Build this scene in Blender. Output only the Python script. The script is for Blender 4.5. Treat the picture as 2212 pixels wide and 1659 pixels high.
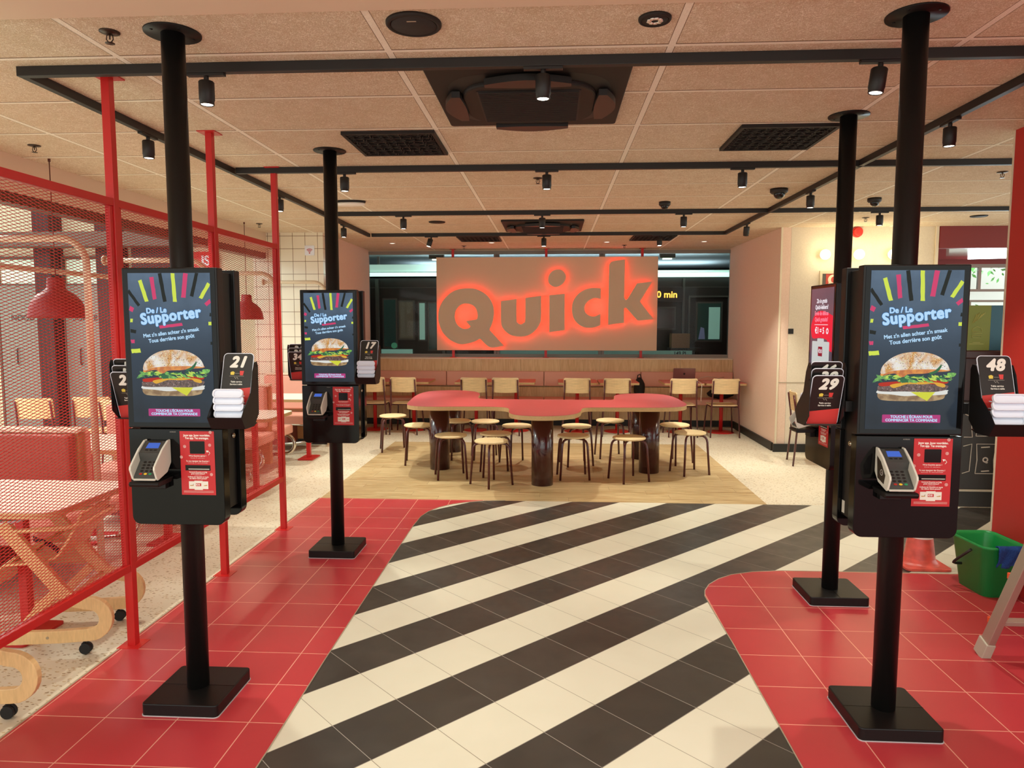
import bpy, bmesh, math, random
from math import sin, cos, pi, radians as R, atan2, sqrt
from mathutils import Vector, Matrix, Euler
for _o in list(bpy.data.objects): bpy.data.objects.remove(_o)
SC = bpy.context.scene
COL = SC.collection
rnd = random.Random(7)
# ---------------------------------------------------------------- camera
F_PX, PITCH, YAW, ROLL, CAMH = 1532.53, 0.0876, 0.0569, 0.0005, 1.6158
cam_d = bpy.data.cameras.new('camera'); cam_d.sensor_width = 36; cam_d.lens = F_PX/2212*36
cam_d.clip_start = 0.05; cam_d.clip_end = 100
cam = bpy.data.objects.new('camera', cam_d); COL.objects.link(cam); SC.camera = cam
_f = Vector((-sin(YAW)*cos(PITCH), cos(YAW)*cos(PITCH), -sin(PITCH)))
_r0 = Vector((cos(YAW), sin(YAW), 0)); _u0 = _r0.cross(_f)
_r = cos(ROLL)*_r0 + sin(ROLL)*_u0; _u = _r.cross(_f)
cam.matrix_world = Matrix(((_r.x,_u.x,-_f.x,0),(_r.y,_u.y,-_f.y,0),(_r.z,_u.z,-_f.z,CAMH),(0,0,0,1)))
# ---------------------------------------------------------------- world + exposure
W = bpy.data.worlds.new('world'); SC.world = W; W.use_nodes = True
W.node_tree.nodes['Background'].inputs[0].default_value = (0.95, 1.0, 0.95, 1)
W.node_tree.nodes['Background'].inputs[1].default_value = 1.95
SC.view_settings.view_transform = 'Standard'; SC.view_settings.look = 'None'
SC.view_settings.exposure = 0.0; SC.view_settings.gamma = 1.0
SC.view_settings.use_curve_mapping = False
SPOT_W = 88.0           # each track spotlight
WARM = (0.95, 0.935, 0.81)
H = 2.761                # ceiling height
def light(name, kind, loc, energy, color, rot=(0,0,0), size=0.1, size_y=None, spot=None, blend=0.3):
    d = bpy.data.lights.new(name, kind); d.energy = energy; d.color = color
    if kind == 'AREA':
        d.size = size
        if size_y: d.shape = 'RECTANGLE'; d.size_y = size_y
    else: d.shadow_soft_size = size
    if spot: d.spot_size = R(spot); d.spot_blend = blend
    o = bpy.data.objects.new(name, d); COL.objects.link(o); o.location = loc; o.rotation_euler = rot
    return o
# added fill lights without fixtures, above and behind the camera
for _x in (-1.6, 0.2, 2.0):
    for _y in (-1.2, 0.8):
        light('rear_room_fill', 'AREA', (_x, _y, H-.04), 14, WARM, size=.3)
light('rear_hall_fill', 'AREA', (-6.0, 6.0, 3.2), 120, (.80, 1.0, .90), size=2.0, size_y=.4)  # unseen area light put in to light the hall, no fixture
light('street_ceiling_fill', 'AREA', (0.2, 14.6, 2.5), 70, (.70, .92, .95), rot=(pi, 0, 0), size=6, size_y=.8)  # unseen uplight added to brighten the concrete soffit above the train
light('street_ceiling_fill', 'AREA', (0.2, 12.55, 2.35), 36, (.70, .92, .95), rot=(pi, 0, 0), size=5, size_y=.15)  # second added uplight, nearer the window, for the same soffit
light('kitchen_lamp', 'AREA', (5.2, 7.2, 2.55), 30, (1.0, .85, .65), size=.8)
light('daylight_through_far_window', 'AREA', (6.3, 10.4, 2.1), 40, (.75, .95, 1.0), rot=(R(-90), 0, R(-15)), size=.9)

# ---------------------------------------------------------------- helpers
def lin(h):
    h = h.lstrip('#'); v = [int(h[i:i+2], 16)/255 for i in (0, 2, 4)]
    return tuple((c/12.92 if c <= .04045 else ((c+.055)/1.055)**2.4) for c in v)
MATS = {}
def mat(name, col, rough=.5, metal=0.0, emit=0.0, emit_col=None, var=None, bump=None, spec=None, coat=0, trans=0, ior=None, alpha=None):
    if name in MATS: return MATS[name]
    m = bpy.data.materials.new(name); MATS[name] = m; m.use_nodes = True
    nt = m.node_tree; b = nt.nodes['Principled BSDF']
    c = lin(col) if isinstance(col, str) else col
    b.inputs['Base Color'].default_value = (*c, 1); b.inputs['Roughness'].default_value = rough
    b.inputs['Metallic'].default_value = metal
    if spec is not None: b.inputs['Specular IOR Level'].default_value = spec
    if coat: b.inputs['Coat Weight'].default_value = coat; b.inputs['Coat Roughness'].default_value = .08
    if trans: b.inputs['Transmission Weight'].default_value = trans
    if ior: b.inputs['IOR'].default_value = ior
    if alpha is not None: b.inputs['Alpha'].default_value = alpha
    if emit:
        e = lin(emit_col) if isinstance(emit_col, str) else (emit_col or c)
        b.inputs['Emission Color'].default_value = (*e, 1); b.inputs['Emission Strength'].default_value = emit
    if var or bump:
        tc = nt.nodes.new('ShaderNodeTexCoord')
        if var:     # (scale, amount, stretch xyz)
            sc, amt = var[0], var[1]; st = var[2] if len(var) > 2 else (1,1,1)
            mp = nt.nodes.new('ShaderNodeMapping'); mp.inputs['Scale'].default_value = st
            nt.links.new(tc.outputs['Object'], mp.inputs[0])
            n = nt.nodes.new('ShaderNodeTexNoise'); n.inputs['Scale'].default_value = sc; n.inputs['Detail'].default_value = 5
            nt.links.new(mp.outputs[0], n.inputs['Vector'])
            r = nt.nodes.new('ShaderNodeMapRange'); r.inputs[1].default_value = .3; r.inputs[2].default_value = .7
            r.inputs[3].default_value = 1-amt; r.inputs[4].default_value = 1+amt
            nt.links.new(n.outputs['Fac'], r.inputs[0])
            h = nt.nodes.new('ShaderNodeVectorMath'); h.operation = 'SCALE'; h.inputs[0].default_value = c
            nt.links.new(r.outputs[0], h.inputs['Scale']); nt.links.new(h.outputs[0], b.inputs['Base Color'])
        if bump:    # (scale, strength)
            n2 = nt.nodes.new('ShaderNodeTexNoise'); n2.inputs['Scale'].default_value = bump[0]; n2.inputs['Detail'].default_value = 4
            nt.links.new(tc.outputs['Object'], n2.inputs['Vector'])
            bp = nt.nodes.new('ShaderNodeBump'); bp.inputs['Strength'].default_value = bump[1]; bp.inputs['Distance'].default_value = .01
            nt.links.new(n2.outputs['Fac'], bp.inputs['Height']); nt.links.new(bp.outputs[0], b.inputs['Normal'])
    return m
class NT:
    """small node-building helper on world position"""
    def __init__(s, name, rough=.5):
        s.m = bpy.data.materials.new(name); MATS[name] = s.m; s.m.use_nodes = True
        s.nt = s.m.node_tree; s.b = s.nt.nodes['Principled BSDF']; s.b.inputs['Roughness'].default_value = rough
        g = s.nt.nodes.new('ShaderNodeNewGeometry'); s.pos = g.outputs['Position']
        sp = s.nt.nodes.new('ShaderNodeSeparateXYZ'); s.nt.links.new(s.pos, sp.inputs[0])
        s.x, s.y, s.z = sp.outputs
    def put(s, sock, v):
        if isinstance(v, bpy.types.NodeSocket): s.nt.links.new(v, sock)
        else: sock.default_value = v
    def M(s, op, a, b=None, c=None):
        n = s.nt.nodes.new('ShaderNodeMath'); n.operation = op; s.put(n.inputs[0], a)
        if b is not None: s.put(n.inputs[1], b)
        if c is not None: s.put(n.inputs[2], c)
        return n.outputs[0]
    def mix(s, f, a, b):
        n = s.nt.nodes.new('ShaderNodeMix'); n.data_type = 'RGBA'
        s.put(n.inputs[0], f)
        for i, v in ((6, a), (7, b)):
            s.put(n.inputs[i], v if isinstance(v, bpy.types.NodeSocket) else (*(lin(v) if isinstance(v, str) else v), 1))
        return n.outputs[2]
    def vec(s, x, y, z=0.0):
        n = s.nt.nodes.new('ShaderNodeCombineXYZ')
        for i, v in enumerate((x, y, z)): s.put(n.inputs[i], v)
        return n.outputs[0]
    def noise(s, v, scale, detail=4, dist=0.0, rough=.5):
        n = s.nt.nodes.new('ShaderNodeTexNoise'); s.put(n.inputs['Vector'], v); n.inputs['Scale'].default_value = scale
        n.inputs['Detail'].default_value = detail; n.inputs['Distortion'].default_value = dist; n.inputs['Roughness'].default_value = rough
        return n.outputs['Fac']
    def rng(s, v, a, b, c=0.0, d=1.0):
        n = s.nt.nodes.new('ShaderNodeMapRange'); s.put(n.inputs[0], v)
        for i, q in enumerate((a, b, c, d)): n.inputs[i+1].default_value = q
        return n.outputs[0]
    def line(s, co, off, step, w):
        """1 on grid lines of half width w"""
        f = s.M('FRACT', s.M('DIVIDE', s.M('SUBTRACT', co, off-step*1000), step))
        d = s.M('MULTIPLY', s.M('SUBTRACT', .5, s.M('ABSOLUTE', s.M('SUBTRACT', f, .5))), step)
        return s.M('LESS_THAN', d, w)
    def cell(s, co, off, step): return s.M('FLOOR', s.M('DIVIDE', s.M('SUBTRACT', co, off), step))
    def hashv(s, v):
        n = s.nt.nodes.new('ShaderNodeTexWhiteNoise'); n.noise_dimensions = '3D'; s.put(n.inputs[0], v); return n.outputs[0]
    def bump(s, h, st=.3, dist=.002):
        n = s.nt.nodes.new('ShaderNodeBump'); n.inputs['Strength'].default_value = st; n.inputs['Distance'].default_value = dist
        s.put(n.inputs['Height'], h); s.nt.links.new(n.outputs[0], s.b.inputs['Normal'])
    def col(s, c): s.put(s.b.inputs['Base Color'], c); return s.m

class MB:
    """collects shapes, then builds ONE mesh object"""
    def __init__(s): s.v = []; s.f = []; s.mi = []; s.sm = []
    def add(s, vs, fs, mi=0, smooth=False, M=None):
        o = len(s.v)
        s.v += [tuple((M @ Vector(p)) if M else p) for p in vs]
        s.f += [tuple(i+o for i in f) for f in fs]; s.mi += [mi]*len(fs); s.sm += [smooth]*len(fs); return s
    def box(s, lo, hi, mi=0, M=None):
        x0,y0,z0 = lo; x1,y1,z1 = hi
        v = [(x0,y0,z0),(x1,y0,z0),(x1,y1,z0),(x0,y1,z0),(x0,y0,z1),(x1,y0,z1),(x1,y1,z1),(x0,y1,z1)]
        return s.add(v, [(3,2,1,0),(4,5,6,7),(0,1,5,4),(1,2,6,5),(2,3,7,6),(3,0,4,7)], mi, False, M)
    def cyl(s, p0, p1, r0, r1=None, n=24, mi=0, caps=True, smooth=True):
        r1 = r0 if r1 is None else r1
        p0 = Vector(p0); p1 = Vector(p1); d = (p1-p0).normalized()
        a = d.orthogonal().normalized(); b = d.cross(a)
        vs = [p0+(a*cos(t)+b*sin(t))*r0 for t in [2*pi*i/n for i in range(n)]] + [p1+(a*cos(t)+b*sin(t))*r1 for t in [2*pi*i/n for i in range(n)]]
        s.add([tuple(q) for q in vs], [(i, (i+1)%n, n+(i+1)%n, n+i) for i in range(n)], mi, smooth)
        if caps: s.add([tuple(q) for q in vs], [tuple(range(n-1,-1,-1)), tuple(range(n, 2*n))], mi)
        return s
    def lathe(s, prof, n=32, mi=0, c=(0,0,0), smooth=True, M=None):
        vs = []; k = len(prof)
        for i in range(n):
            t = 2*pi*i/n
            vs += [(c[0]+r*cos(t), c[1]+r*sin(t), c[2]+z) for r, z in prof]
        fs = [(i*k+j, ((i+1)%n)*k+j, ((i+1)%n)*k+j+1, i*k+j+1) for i in range(n) for j in range(k-1)]
        return s.add(vs, fs, mi, smooth, M)
    def tube(s, path, r, n=10, mi=0, closed=False, sect=None, smooth=True, up=None):
        """sweep along a path; sect = list of 2D points (a,b) or None for a circle"""
        P = [Vector(p) for p in path]; m = len(P)
        S = sect or [(r*cos(2*pi*i/n), r*sin(2*pi*i/n)) for i in range(n)]; n = len(S)
        T = []
        for i in range(m):
            if closed: t = P[(i+1)%m]-P[i-1]
            elif i == 0: t = P[1]-P[0]
            elif i == m-1: t = P[-1]-P[-2]
            else: t = (P[i+1]-P[i]).normalized()+(P[i]-P[i-1]).normalized()
            T.append(t.normalized())
        a = Vector(up).normalized() if up else T[0].orthogonal().normalized()
        vs = []
        for i in range(m):
            if up: a = Vector(up).normalized()
            a = (a - T[i]*a.dot(T[i])).normalized(); b = T[i].cross(a)
            k = 1.0
            if 0 < i < m-1 or closed:
                d1 = (P[i]-P[i-1]).normalized(); k = 1/max(.5, T[i].dot(d1))
            for (u, w) in S:
                vs.append(tuple(P[i]+a*u+b*w*(k if up else 1)))
        L = m if closed else m-1
        fs = [(i*n+j, ((i+1)%m)*n+j, ((i+1)%m)*n+(j+1)%n, i*n+(j+1)%n) for i in range(L) for j in range(n)]
        s.add(vs, fs, mi, smooth)
        if not closed: s.add(vs, [tuple(range(n-1,-1,-1)), tuple(range((m-1)*n, m*n))], mi)
        return s
    def prism(s, pts, a0, a1, axis='z', mi=0, M=None, smooth=False):
        """extrude a 2D polygon; axis z: (x,y), y: (x,z), x: (y,z)"""
        def q(p, h): return {'z': (p[0], p[1], h), 'y': (p[0], h, p[1]), 'x': (h, p[0], p[1])}[axis]
        n = len(pts); vs = [q(p, a0) for p in pts]+[q(p, a1) for p in pts]
        s.add(vs, [(i, (i+1)%n, n+(i+1)%n, n+i) for i in range(n)], mi, smooth, M)
        return s.add(vs, [tuple(range(n-1,-1,-1)), tuple(range(n, 2*n))], mi, False, M)
    def sphere(s, c, r, n=20, mi=0, sq=(1,1,1)):
        m = n//2; vs = []
        for i in range(m+1):
            for j in range(n):
                a = pi*i/m; t = 2*pi*j/n
                vs.append((c[0]+r*sq[0]*sin(a)*cos(t), c[1]+r*sq[1]*sin(a)*sin(t), c[2]+r*sq[2]*cos(a)))
        fs = [(i*n+j, (i+1)*n+j, (i+1)*n+(j+1)%n, i*n+(j+1)%n) for i in range(m) for j in range(n)]
        return s.add(vs, fs, mi, True)
    def mesh(s, me, M=None, mi=0):
        s.add([tuple(v.co) for v in me.vertices], [tuple(p.vertices) for p in me.polygons], mi, False, M); return s
    def build(s, name, mats, parent=None, loc=(0,0,0), rot=(0,0,0), bevel=0, seg=2, merge=True):
        me = bpy.data.meshes.new(name); me.from_pydata(s.v, [], s.f)
        for m in (mats if isinstance(mats, (list, tuple)) else [mats]): me.materials.append(m)
        me.polygons.foreach_set('material_index', s.mi); me.polygons.foreach_set('use_smooth', s.sm)
        bm = bmesh.new(); bm.from_mesh(me)
        if merge: bmesh.ops.remove_doubles(bm, verts=bm.verts, dist=1e-6)
        bmesh.ops.recalc_face_normals(bm, faces=bm.faces); bm.to_mesh(me); bm.free()
        o = bpy.data.objects.new(name, me); COL.objects.link(o); o.location = loc; o.rotation_euler = rot
        if parent: o.parent = parent
        if bevel:
            b = o.modifiers.new('bevel', 'BEVEL'); b.width = bevel; b.segments = seg; b.limit_method = 'ANGLE'; b.angle_limit = R(40)
            b.harden_normals = False
        return o
def tag(o, label, cat, group=None, kind=None):
    if label: o['label'] = label
    if cat: o['category'] = cat
    if group: o['group'] = group
    if kind: o['kind'] = kind
    return o
def empty(name, loc=(0,0,0), rz=0):
    o = bpy.data.objects.new(name, None); COL.objects.link(o); o.location = loc; o.rotation_euler = (0,0,rz)
    o.empty_display_size = .1; return o
def struct(o): o['kind'] = 'structure'; return o
CH = {}
def copy_tree(o, parent=None):
    c = o.copy(); COL.objects.link(c)
    if parent: c.parent = parent
    for ch in list(o.children): copy_tree(ch, c)
    return c
def clone(o, loc, rz=0, label=None, group=None):
    c = copy_tree(o); c.location = loc; c.rotation_euler = (0,0,rz)
    if label: c['label'] = label
    if group: c['group'] = group
    return c
def arc(cx, cy, r, a0, a1, n=8): return [(cx+r*cos(R(a0+(a1-a0)*i/n)), cy+r*sin(R(a0+(a1-a0)*i/n))) for i in range(n+1)]
def rrect(x0, y0, x1, y1, r, n=5):
    return arc(x1-r,y1-r,r,0,90,n)+arc(x0+r,y1-r,r,90,180,n)+arc(x0+r,y0+r,r,180,270,n)+arc(x1-r,y0+r,r,270,360,n)
def curve_mesh(loops, ext=.0, name='c'):
    cu = bpy.data.curves.new(name, 'CURVE'); cu.dimensions = '2D'; cu.fill_mode = 'BOTH'; cu.extrude = ext
    for L in loops:
        sp = cu.splines.new('POLY'); sp.points.add(len(L)-1); sp.use_cyclic_u = True
        for p, q in zip(sp.points, L): p.co = (q[0], q[1], 0, 1)
    o = bpy.data.objects.new(name, cu); COL.objects.link(o)
    me = bpy.data.meshes.new_from_object(o.evaluated_get(bpy.context.evaluated_depsgraph_get()))
    bpy.data.objects.remove(o); return me
TC = {}
def text_mesh(t, size, bold=0.0, shear=0.0, ext=0.0, align='CENTER', sp=1.0, lsp=1.0):
    """mesh of lettering lying in the XY plane"""
    k = (t, size, bold, shear, ext, align, sp, lsp)
    if k in TC: return TC[k]
    cu = bpy.data.curves.new('txt', 'FONT'); cu.body = t; cu.size = size; cu.offset = bold; cu.shear = shear; cu.extrude = ext
    cu.align_x = align; cu.align_y = 'CENTER'; cu.space_character = sp; cu.space_line = lsp; cu.resolution_u = 3
    o = bpy.data.objects.new('txt', cu); COL.objects.link(o)
    me = bpy.data.meshes.new_from_object(o.evaluated_get(bpy.context.evaluated_depsgraph_get()))
    bpy.data.objects.remove(o); TC[k] = me; return me
def fat(b, t, size, r, M, mi=0, n=6, shear=0.0, align='CENTER', sp=1.0):
    """bold lettering: the glyphs laid several times around a small circle"""
    me = text_mesh(t, size, 0.0, shear, 0.0, align, sp)
    for k in range(n): b.mesh(me, M @ Matrix.Translation((r*cos(2*pi*k/n), r*sin(2*pi*k/n), .00003*(k+1))), mi)
    b.mesh(me, M, mi)
def FR(x, y, z, rot=0.0, sx=1.0, rz=0.0):
    """XY drawing plane -> upright, facing -Y, at (x,y,z); rot turns within the plane"""
    return Matrix.Translation((x, y, z)) @ Matrix.Rotation(rz, 4, 'Z') @ Matrix.Rotation(pi/2, 4, 'X') @ Matrix.Rotation(rot, 4, 'Z') @ Matrix.Diagonal((sx, 1, 1, 1))
def smooth_loop(pts, n=5):
    """closed Catmull-Rom through points, keeping the flagged corners sharp"""
    out = []; m = len(pts)
    for i in range(m):
        p0, p1, p2, p3 = pts[i-1], pts[i], pts[(i+1)%m], pts[(i+2)%m]
        a = Vector(p1[:2]); b = Vector(p2[:2])
        t1 = (b-Vector(p0[:2]))/2 if not p1[2] else (b-a)
        t2 = (Vector(p3[:2])-a)/2 if not p2[2] else (b-a)
        if p1[2] and not p2[2]: t1 = b-a
        k = 1 if (p1[2] and p2[2]) else n
        for j in range(k):
            t = j/k; h = (2*t**3-3*t*t+1, t**3-2*t*t+t, -2*t**3+3*t*t, t**3-t*t)
            q = a*h[0]+t1*h[1]+b*h[2]+t2*h[3]; out.append((q.x, q.y))
    return out
# ---------------------------------------------------------------- plain materials
BLACK = mat('matt_black_metal', '#12100f', .42, spec=.3)
BLACKP = mat('black_gloss_panel', '#0a0909', .09, spec=.22)
BLKTRK = mat('black_track_metal', '#1a1614', .5)
REDM = mat('red_painted_metal', '#c3201f', .38)
MAROON = mat('maroon_painted_metal', '#4d1117', .28, coat=.4)
MAROONC = mat('maroon_gloss_column', '#3d0d10', .18, coat=.5)
OAK = mat('oak_veneer', '#e2c494', .45, var=(9, .16, (1, 1, 14)))
PLY = mat('birch_plywood', '#ecd2a0', .45, var=(12, .10, (1, 10, 1)))
PLYEDGE = mat('plywood_edge', '#c9a875', .6, var=(60, .12, (1, 1, 8)))
BEECH = mat('bent_beech', '#dfb983', .4, var=(20, .08, (6, 1, 1)))
WHITEP = mat('white_plastic', '#e2e6f2', .3)
WHITEL = mat('white_laminate', '#efe6d6', .35)
PINK = mat('salmon_upholstery', '#e2a592', .6, bump=(120, .15))
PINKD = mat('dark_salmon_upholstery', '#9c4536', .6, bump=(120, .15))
PLASTER = mat('beige_plaster', '#d8c4a8', .8, var=(3, .03), bump=(200, .05))
CHROME = mat('chrome_steel', '#c9c2b4', .15, metal=1)
BEIGEM = mat('beige_painted_tube', '#cfb79a', .4)
ALU = mat('aluminium', '#b9b0a0', .42, metal=.7)
GREYF = mat('grey_window_frame', '#8e8880', .5)
RUBBER = mat('black_rubber', '#111111', .7)
GLASS = mat('window_glass', (1,1,1), .01, trans=1, ior=1.12)
LAMPW = mat('lamp_lens', '#ffffff', .3, emit=14, emit_col='#fff2dc')
# ================================================================ surface materials
def tile_mat(name, c, grout, x0, y0, rough=.32, gw=.0022):
    n = NT(name, rough)
    g = n.M('MAXIMUM', n.line(n.x, x0, .3, gw), n.line(n.y, y0, .3, gw))
    cell = n.hashv(n.vec(n.cell(n.x, x0, .3), n.cell(n.y, y0, .3)))
    big = n.noise(n.pos, 2.2, 5)
    v = n.M('MULTIPLY', n.rng(cell, 0, 1, .95, 1.05), n.rng(big, .3, .7, .93, 1.07))
    m = n.nt.nodes.new('ShaderNodeVectorMath'); m.operation = 'SCALE'; m.inputs[0].default_value = lin(c); n.put(m.inputs['Scale'], v)
    n.bump(n.M('SUBTRACT', 1, g), .25, .001)
    return n.col(n.mix(g, m.outputs[0], grout))
RED_L = tile_mat('red_floor_tile', '#b8383e', '#e2a08a', -1.8163, 2.370)
RED_R = tile_mat('red_floor_tile_right', '#b8383e', '#e2a08a', 1.2135, 4.2803)
def stripes():
    n = NT('diagonal_striped_tile', .36)
    a = .7893; dx = n.M('SUBTRACT', n.x, -.8745); dy = n.M('SUBTRACT', n.y, 3.0923)
    u = n.M('ADD', n.M('MULTIPLY', dx, cos(a)), n.M('MULTIPLY', dy, sin(a)))
    v = n.M('SUBTRACT', n.M('MULTIPLY', dy, cos(a)), n.M('MULTIPLY', dx, sin(a)))
    row = n.cell(v, 0, .3); dark = n.M('COMPARE', n.M('FLOORED_MODULO', row, 2), 0, .1)
    try: pass
    except Exception: pass
    g = n.M('MAXIMUM', n.line(u, 0, .3, .0014), n.line(v, 0, .3, .0014))
    h = n.hashv(n.vec(n.cell(u, 0, .3), row))
    sl = n.noise(n.pos, 3.5, 8, .6)
    dk = n.mix(n.M('MULTIPLY', n.M('ADD', n.rng(sl, .3, .7), h), .5), '#33302c', '#48433d')
    wt = n.mix(n.M('MULTIPLY', n.M('ADD', n.rng(sl, .3, .7), h), .5), '#d6d0ba', '#ded8c4')
    base = n.mix(dark, wt, dk)
    gc = n.mix(dark, '#8d8471', '#9a938a')
    n.put(n.b.inputs['Roughness'], n.rng(n.noise(n.pos, 8, 4), .3, .7, .28, .42))
    return n.col(n.mix(g, base, gc))
STRIPE = stripes()
def terrazzo():
    n = NT('flecked_floor', .38)
    wv = n.nt.nodes.new('ShaderNodeTexVoronoi'); wv.inputs['Scale'].default_value = 1.0; wv.inputs['Randomness'].default_value = 1
    mp = n.nt.nodes.new('ShaderNodeMapping'); mp.inputs['Scale'].default_value = (40, 80, 1); mp.inputs['Rotation'].default_value = (0,0,.5)
    n.nt.links.new(n.pos, mp.inputs[0]); n.nt.links.new(mp.outputs[0], wv.inputs['Vector'])
    sepc = n.nt.nodes.new('ShaderNodeSeparateColor'); n.nt.links.new(wv.outputs['Color'], sepc.inputs[0])
    on = n.M('MULTIPLY', n.M('LESS_THAN', wv.outputs['Distance'], n.rng(sepc.outputs[1], 0, 1, .16, .40)), n.M('GREATER_THAN', sepc.outputs[0], .22))
    ch = n.mix(sepc.outputs[2], '#8e744a', '#c8b086')
    base = n.mix(n.noise(n.pos, 5, 5), '#e2d9c3', '#d9ceb5')
    return n.col(n.mix(on, base, ch))
TERR = terrazzo()
def planks():
    n = NT('wood_plank_floor', .42)
    w, L = .152, 1.2
    row = n.cell(n.y, 6.29, w)
    off = n.M('MULTIPLY', n.hashv(n.vec(row, 3, 1)), L)
    xs = n.M('ADD', n.x, off)
    g = n.M('MAXIMUM', n.line(n.y, 6.29, w, .0011), n.line(xs, 0, L, .0011))
    h = n.hashv(n.vec(n.cell(xs, 0, L), row, 5))
    st = n.vec(n.M('ADD', n.M('MULTIPLY', n.x, 1.3), n.M('MULTIPLY', h, 30)), n.M('MULTIPLY', n.y, 17), h)
    gr = n.noise(st, 2.2, 7, 1.4)
    fine = n.noise(n.vec(n.M('MULTIPLY', n.x, 6), n.M('MULTIPLY', n.y, 160), h), 1.0, 3)
    c = n.mix(n.rng(gr, .34, .64), '#a07e50', '#d2bb8d')
    c2 = n.mix(n.M('MULTIPLY', n.rng(fine, .35, .65), .30), c, '#9c7c4e')
    c3 = n.mix(n.M('MULTIPLY', h, .45), c2, '#ccb386')
    return n.col(n.mix(g, c3, '#7d6040'))
PLANK = planks()
def ceilmat():
    n = NT('wood_wool_ceiling', .9)
    gx = n.line(n.x, -.702, 1.19, .0145); gy = n.line(n.y, 3.095, .6025, .012)
    g = n.M('MAXIMUM', gx, gy)
    sh = n.M('MAXIMUM', n.line(n.x, -.702, 1.19, .0172), n.line(n.y, 3.095-.004, .6025, .0165))
    def strands(sx, sy, k, wd):
        w = n.noise(n.vec(n.M('MULTIPLY', n.x, sx), n.M('MULTIPLY', n.y, sy), k), 1, 2, 1.8)
        return n.rng(n.M('ABSOLUTE', n.M('SUBTRACT', w, .5)), 0, wd)
    a = strands(34, 60, 0.0, .075); b = strands(62, 32, 9.0, .075); e = strands(95, 110, 4.0, .09)
    s = n.M('MULTIPLY', n.M('MULTIPLY', a, b), n.M('ADD', .45, n.M('MULTIPLY', e, .55)))
    big = n.noise(n.pos, 9, 3)
    f = n.M('MULTIPLY', n.M('ADD', .25, n.M('MULTIPLY', s, .75)), n.rng(big, .3, .7, .85, 1.1))
    cell = n.hashv(n.vec(n.cell(n.x, -.702, 1.19), n.cell(n.y, 3.095, .6025)))
    c = n.mix(f, '#bf9e70', '#fff4e0')
    c = n.mix(n.M('MULTIPLY', cell, .16), c, '#c79f70')
    n.bump(s, .6, .004)
    return n.col(n.mix(g, n.mix(sh, c, '#7a5f40'), '#fff6e4'))
CEILM = ceilmat()
def wtile():
    n = NT('glazed_wall_tile', .15)
    a = n.M('ADD', n.x, 0.0)
    g = n.M('MAXIMUM', n.line(n.x, -3.70, .165, .003), n.line(n.z, 2.72, .163, .003))
    n.bump(n.M('SUBTRACT', 1, g), .3, .002)
    return n.col(n.mix(g, '#e9dfcb', '#7c6043'))
WTILE = wtile()
def felt(name, c1, c2):
    n = NT(name, .9)
    f = n.noise(n.pos, 90, 5, .5)
    return n.col(n.mix(n.rng(f, .3, .7), c1, c2))
PINKW = felt('rose_beige_wall', '#e4c4ae', '#ecd0bc')
BEIGEW = felt('warm_beige_wall', '#dccfb8', '#e6dac4')
SOFFIT = mat('smooth_plaster_soffit', '#dcc5ac', .8)
DKRED = mat('dark_red_bulkhead', '#7d1f1d', .5)
REDW = mat('bright_red_wall', '#c02a24', .55)
DARKOUT = mat('dark_train_side', '#2a2320', .35, var=(1.2, .25))
CONC = mat('rough_concrete_soffit', '#a4adb3', .9, bump=(28, .9))
SKIRT = mat('black_skirting', '#1a1815', .5)
HALLW = mat('hall_wall_cream', '#cfc8aa', .7)
HALLD = mat('hall_door_grey', '#83867c', .5)
HALLC = mat('hall_dark_column', '#2a1512', .6)
HALLG = mat('hall_grey_beam', '#5c5349', .7)

# ================================================================ floor
def slab(name, pts, z, m): return struct(MB().prism(pts, z-.02 if z else -.1, z, mi=0).build(name, m))
slab('floor', [(-11,-4),(9,-4),(9,16),(-11,16)], 0, TERR)
slab('floor.001', [(-2.12,6.29),(1.91,6.29),(1.91,9.38),(-2.12,9.38)], .0010, PLANK)
slab('floor.002', [(-1.4,-4),(5.2,-4),(5.2,6.29),(-1.4,6.29)], .0020, STRIPE)
cl = [(-1.055,-4),(-1.065,2.5),(-1.08,3.2),(-1.092,4.6),(-1.095,5.45),(-1.085,5.72),(-1.05,5.88),(-.98,6.02),(-.88,6.13),(-.76,6.21),(-.60,6.27),(-.42,6.291)]
slab('floor.003', cl+[(-2.13,6.291),(-2.13,-4)], .0032, RED_L)
cr = [(.915,-4),(.915,3.5),(.906,3.95),(.906,4.12),(.925,4.21),(.97,4.31),(1.05,4.41),(1.15,4.49),(1.30,4.55),(1.50,4.583),(1.8,4.585)]
slab('floor.004', cr+[(5.2,4.585),(5.2,-4)], .0032, RED_R)
TRIMM = mat('tile_edge_profile', '#b9ab93', .35, metal=.4)
struct(MB().tube([(x,y,.0035) for x,y in cl], .0028, n=6).build('trim_1', TRIMM))
struct(MB().tube([(x,y,.0035) for x,y in cr]+[(5.2,4.585,.0035)], .0028, n=6).build('trim_2', TRIMM))
struct(MB().box((-2.138,-4,0),(-2.128,6.29,.0045)).build('trim_3', TRIMM))

# ================================================================ ceiling and walls
struct(MB().box((-3.72,2.67,H),(9,11.5,H+.08)).build('ceiling', CEILM))
struct(MB().box((-3.72,-.5,H-.012),(9,2.67,H+.08)).build('ceiling.001', SOFFIT))

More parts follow.
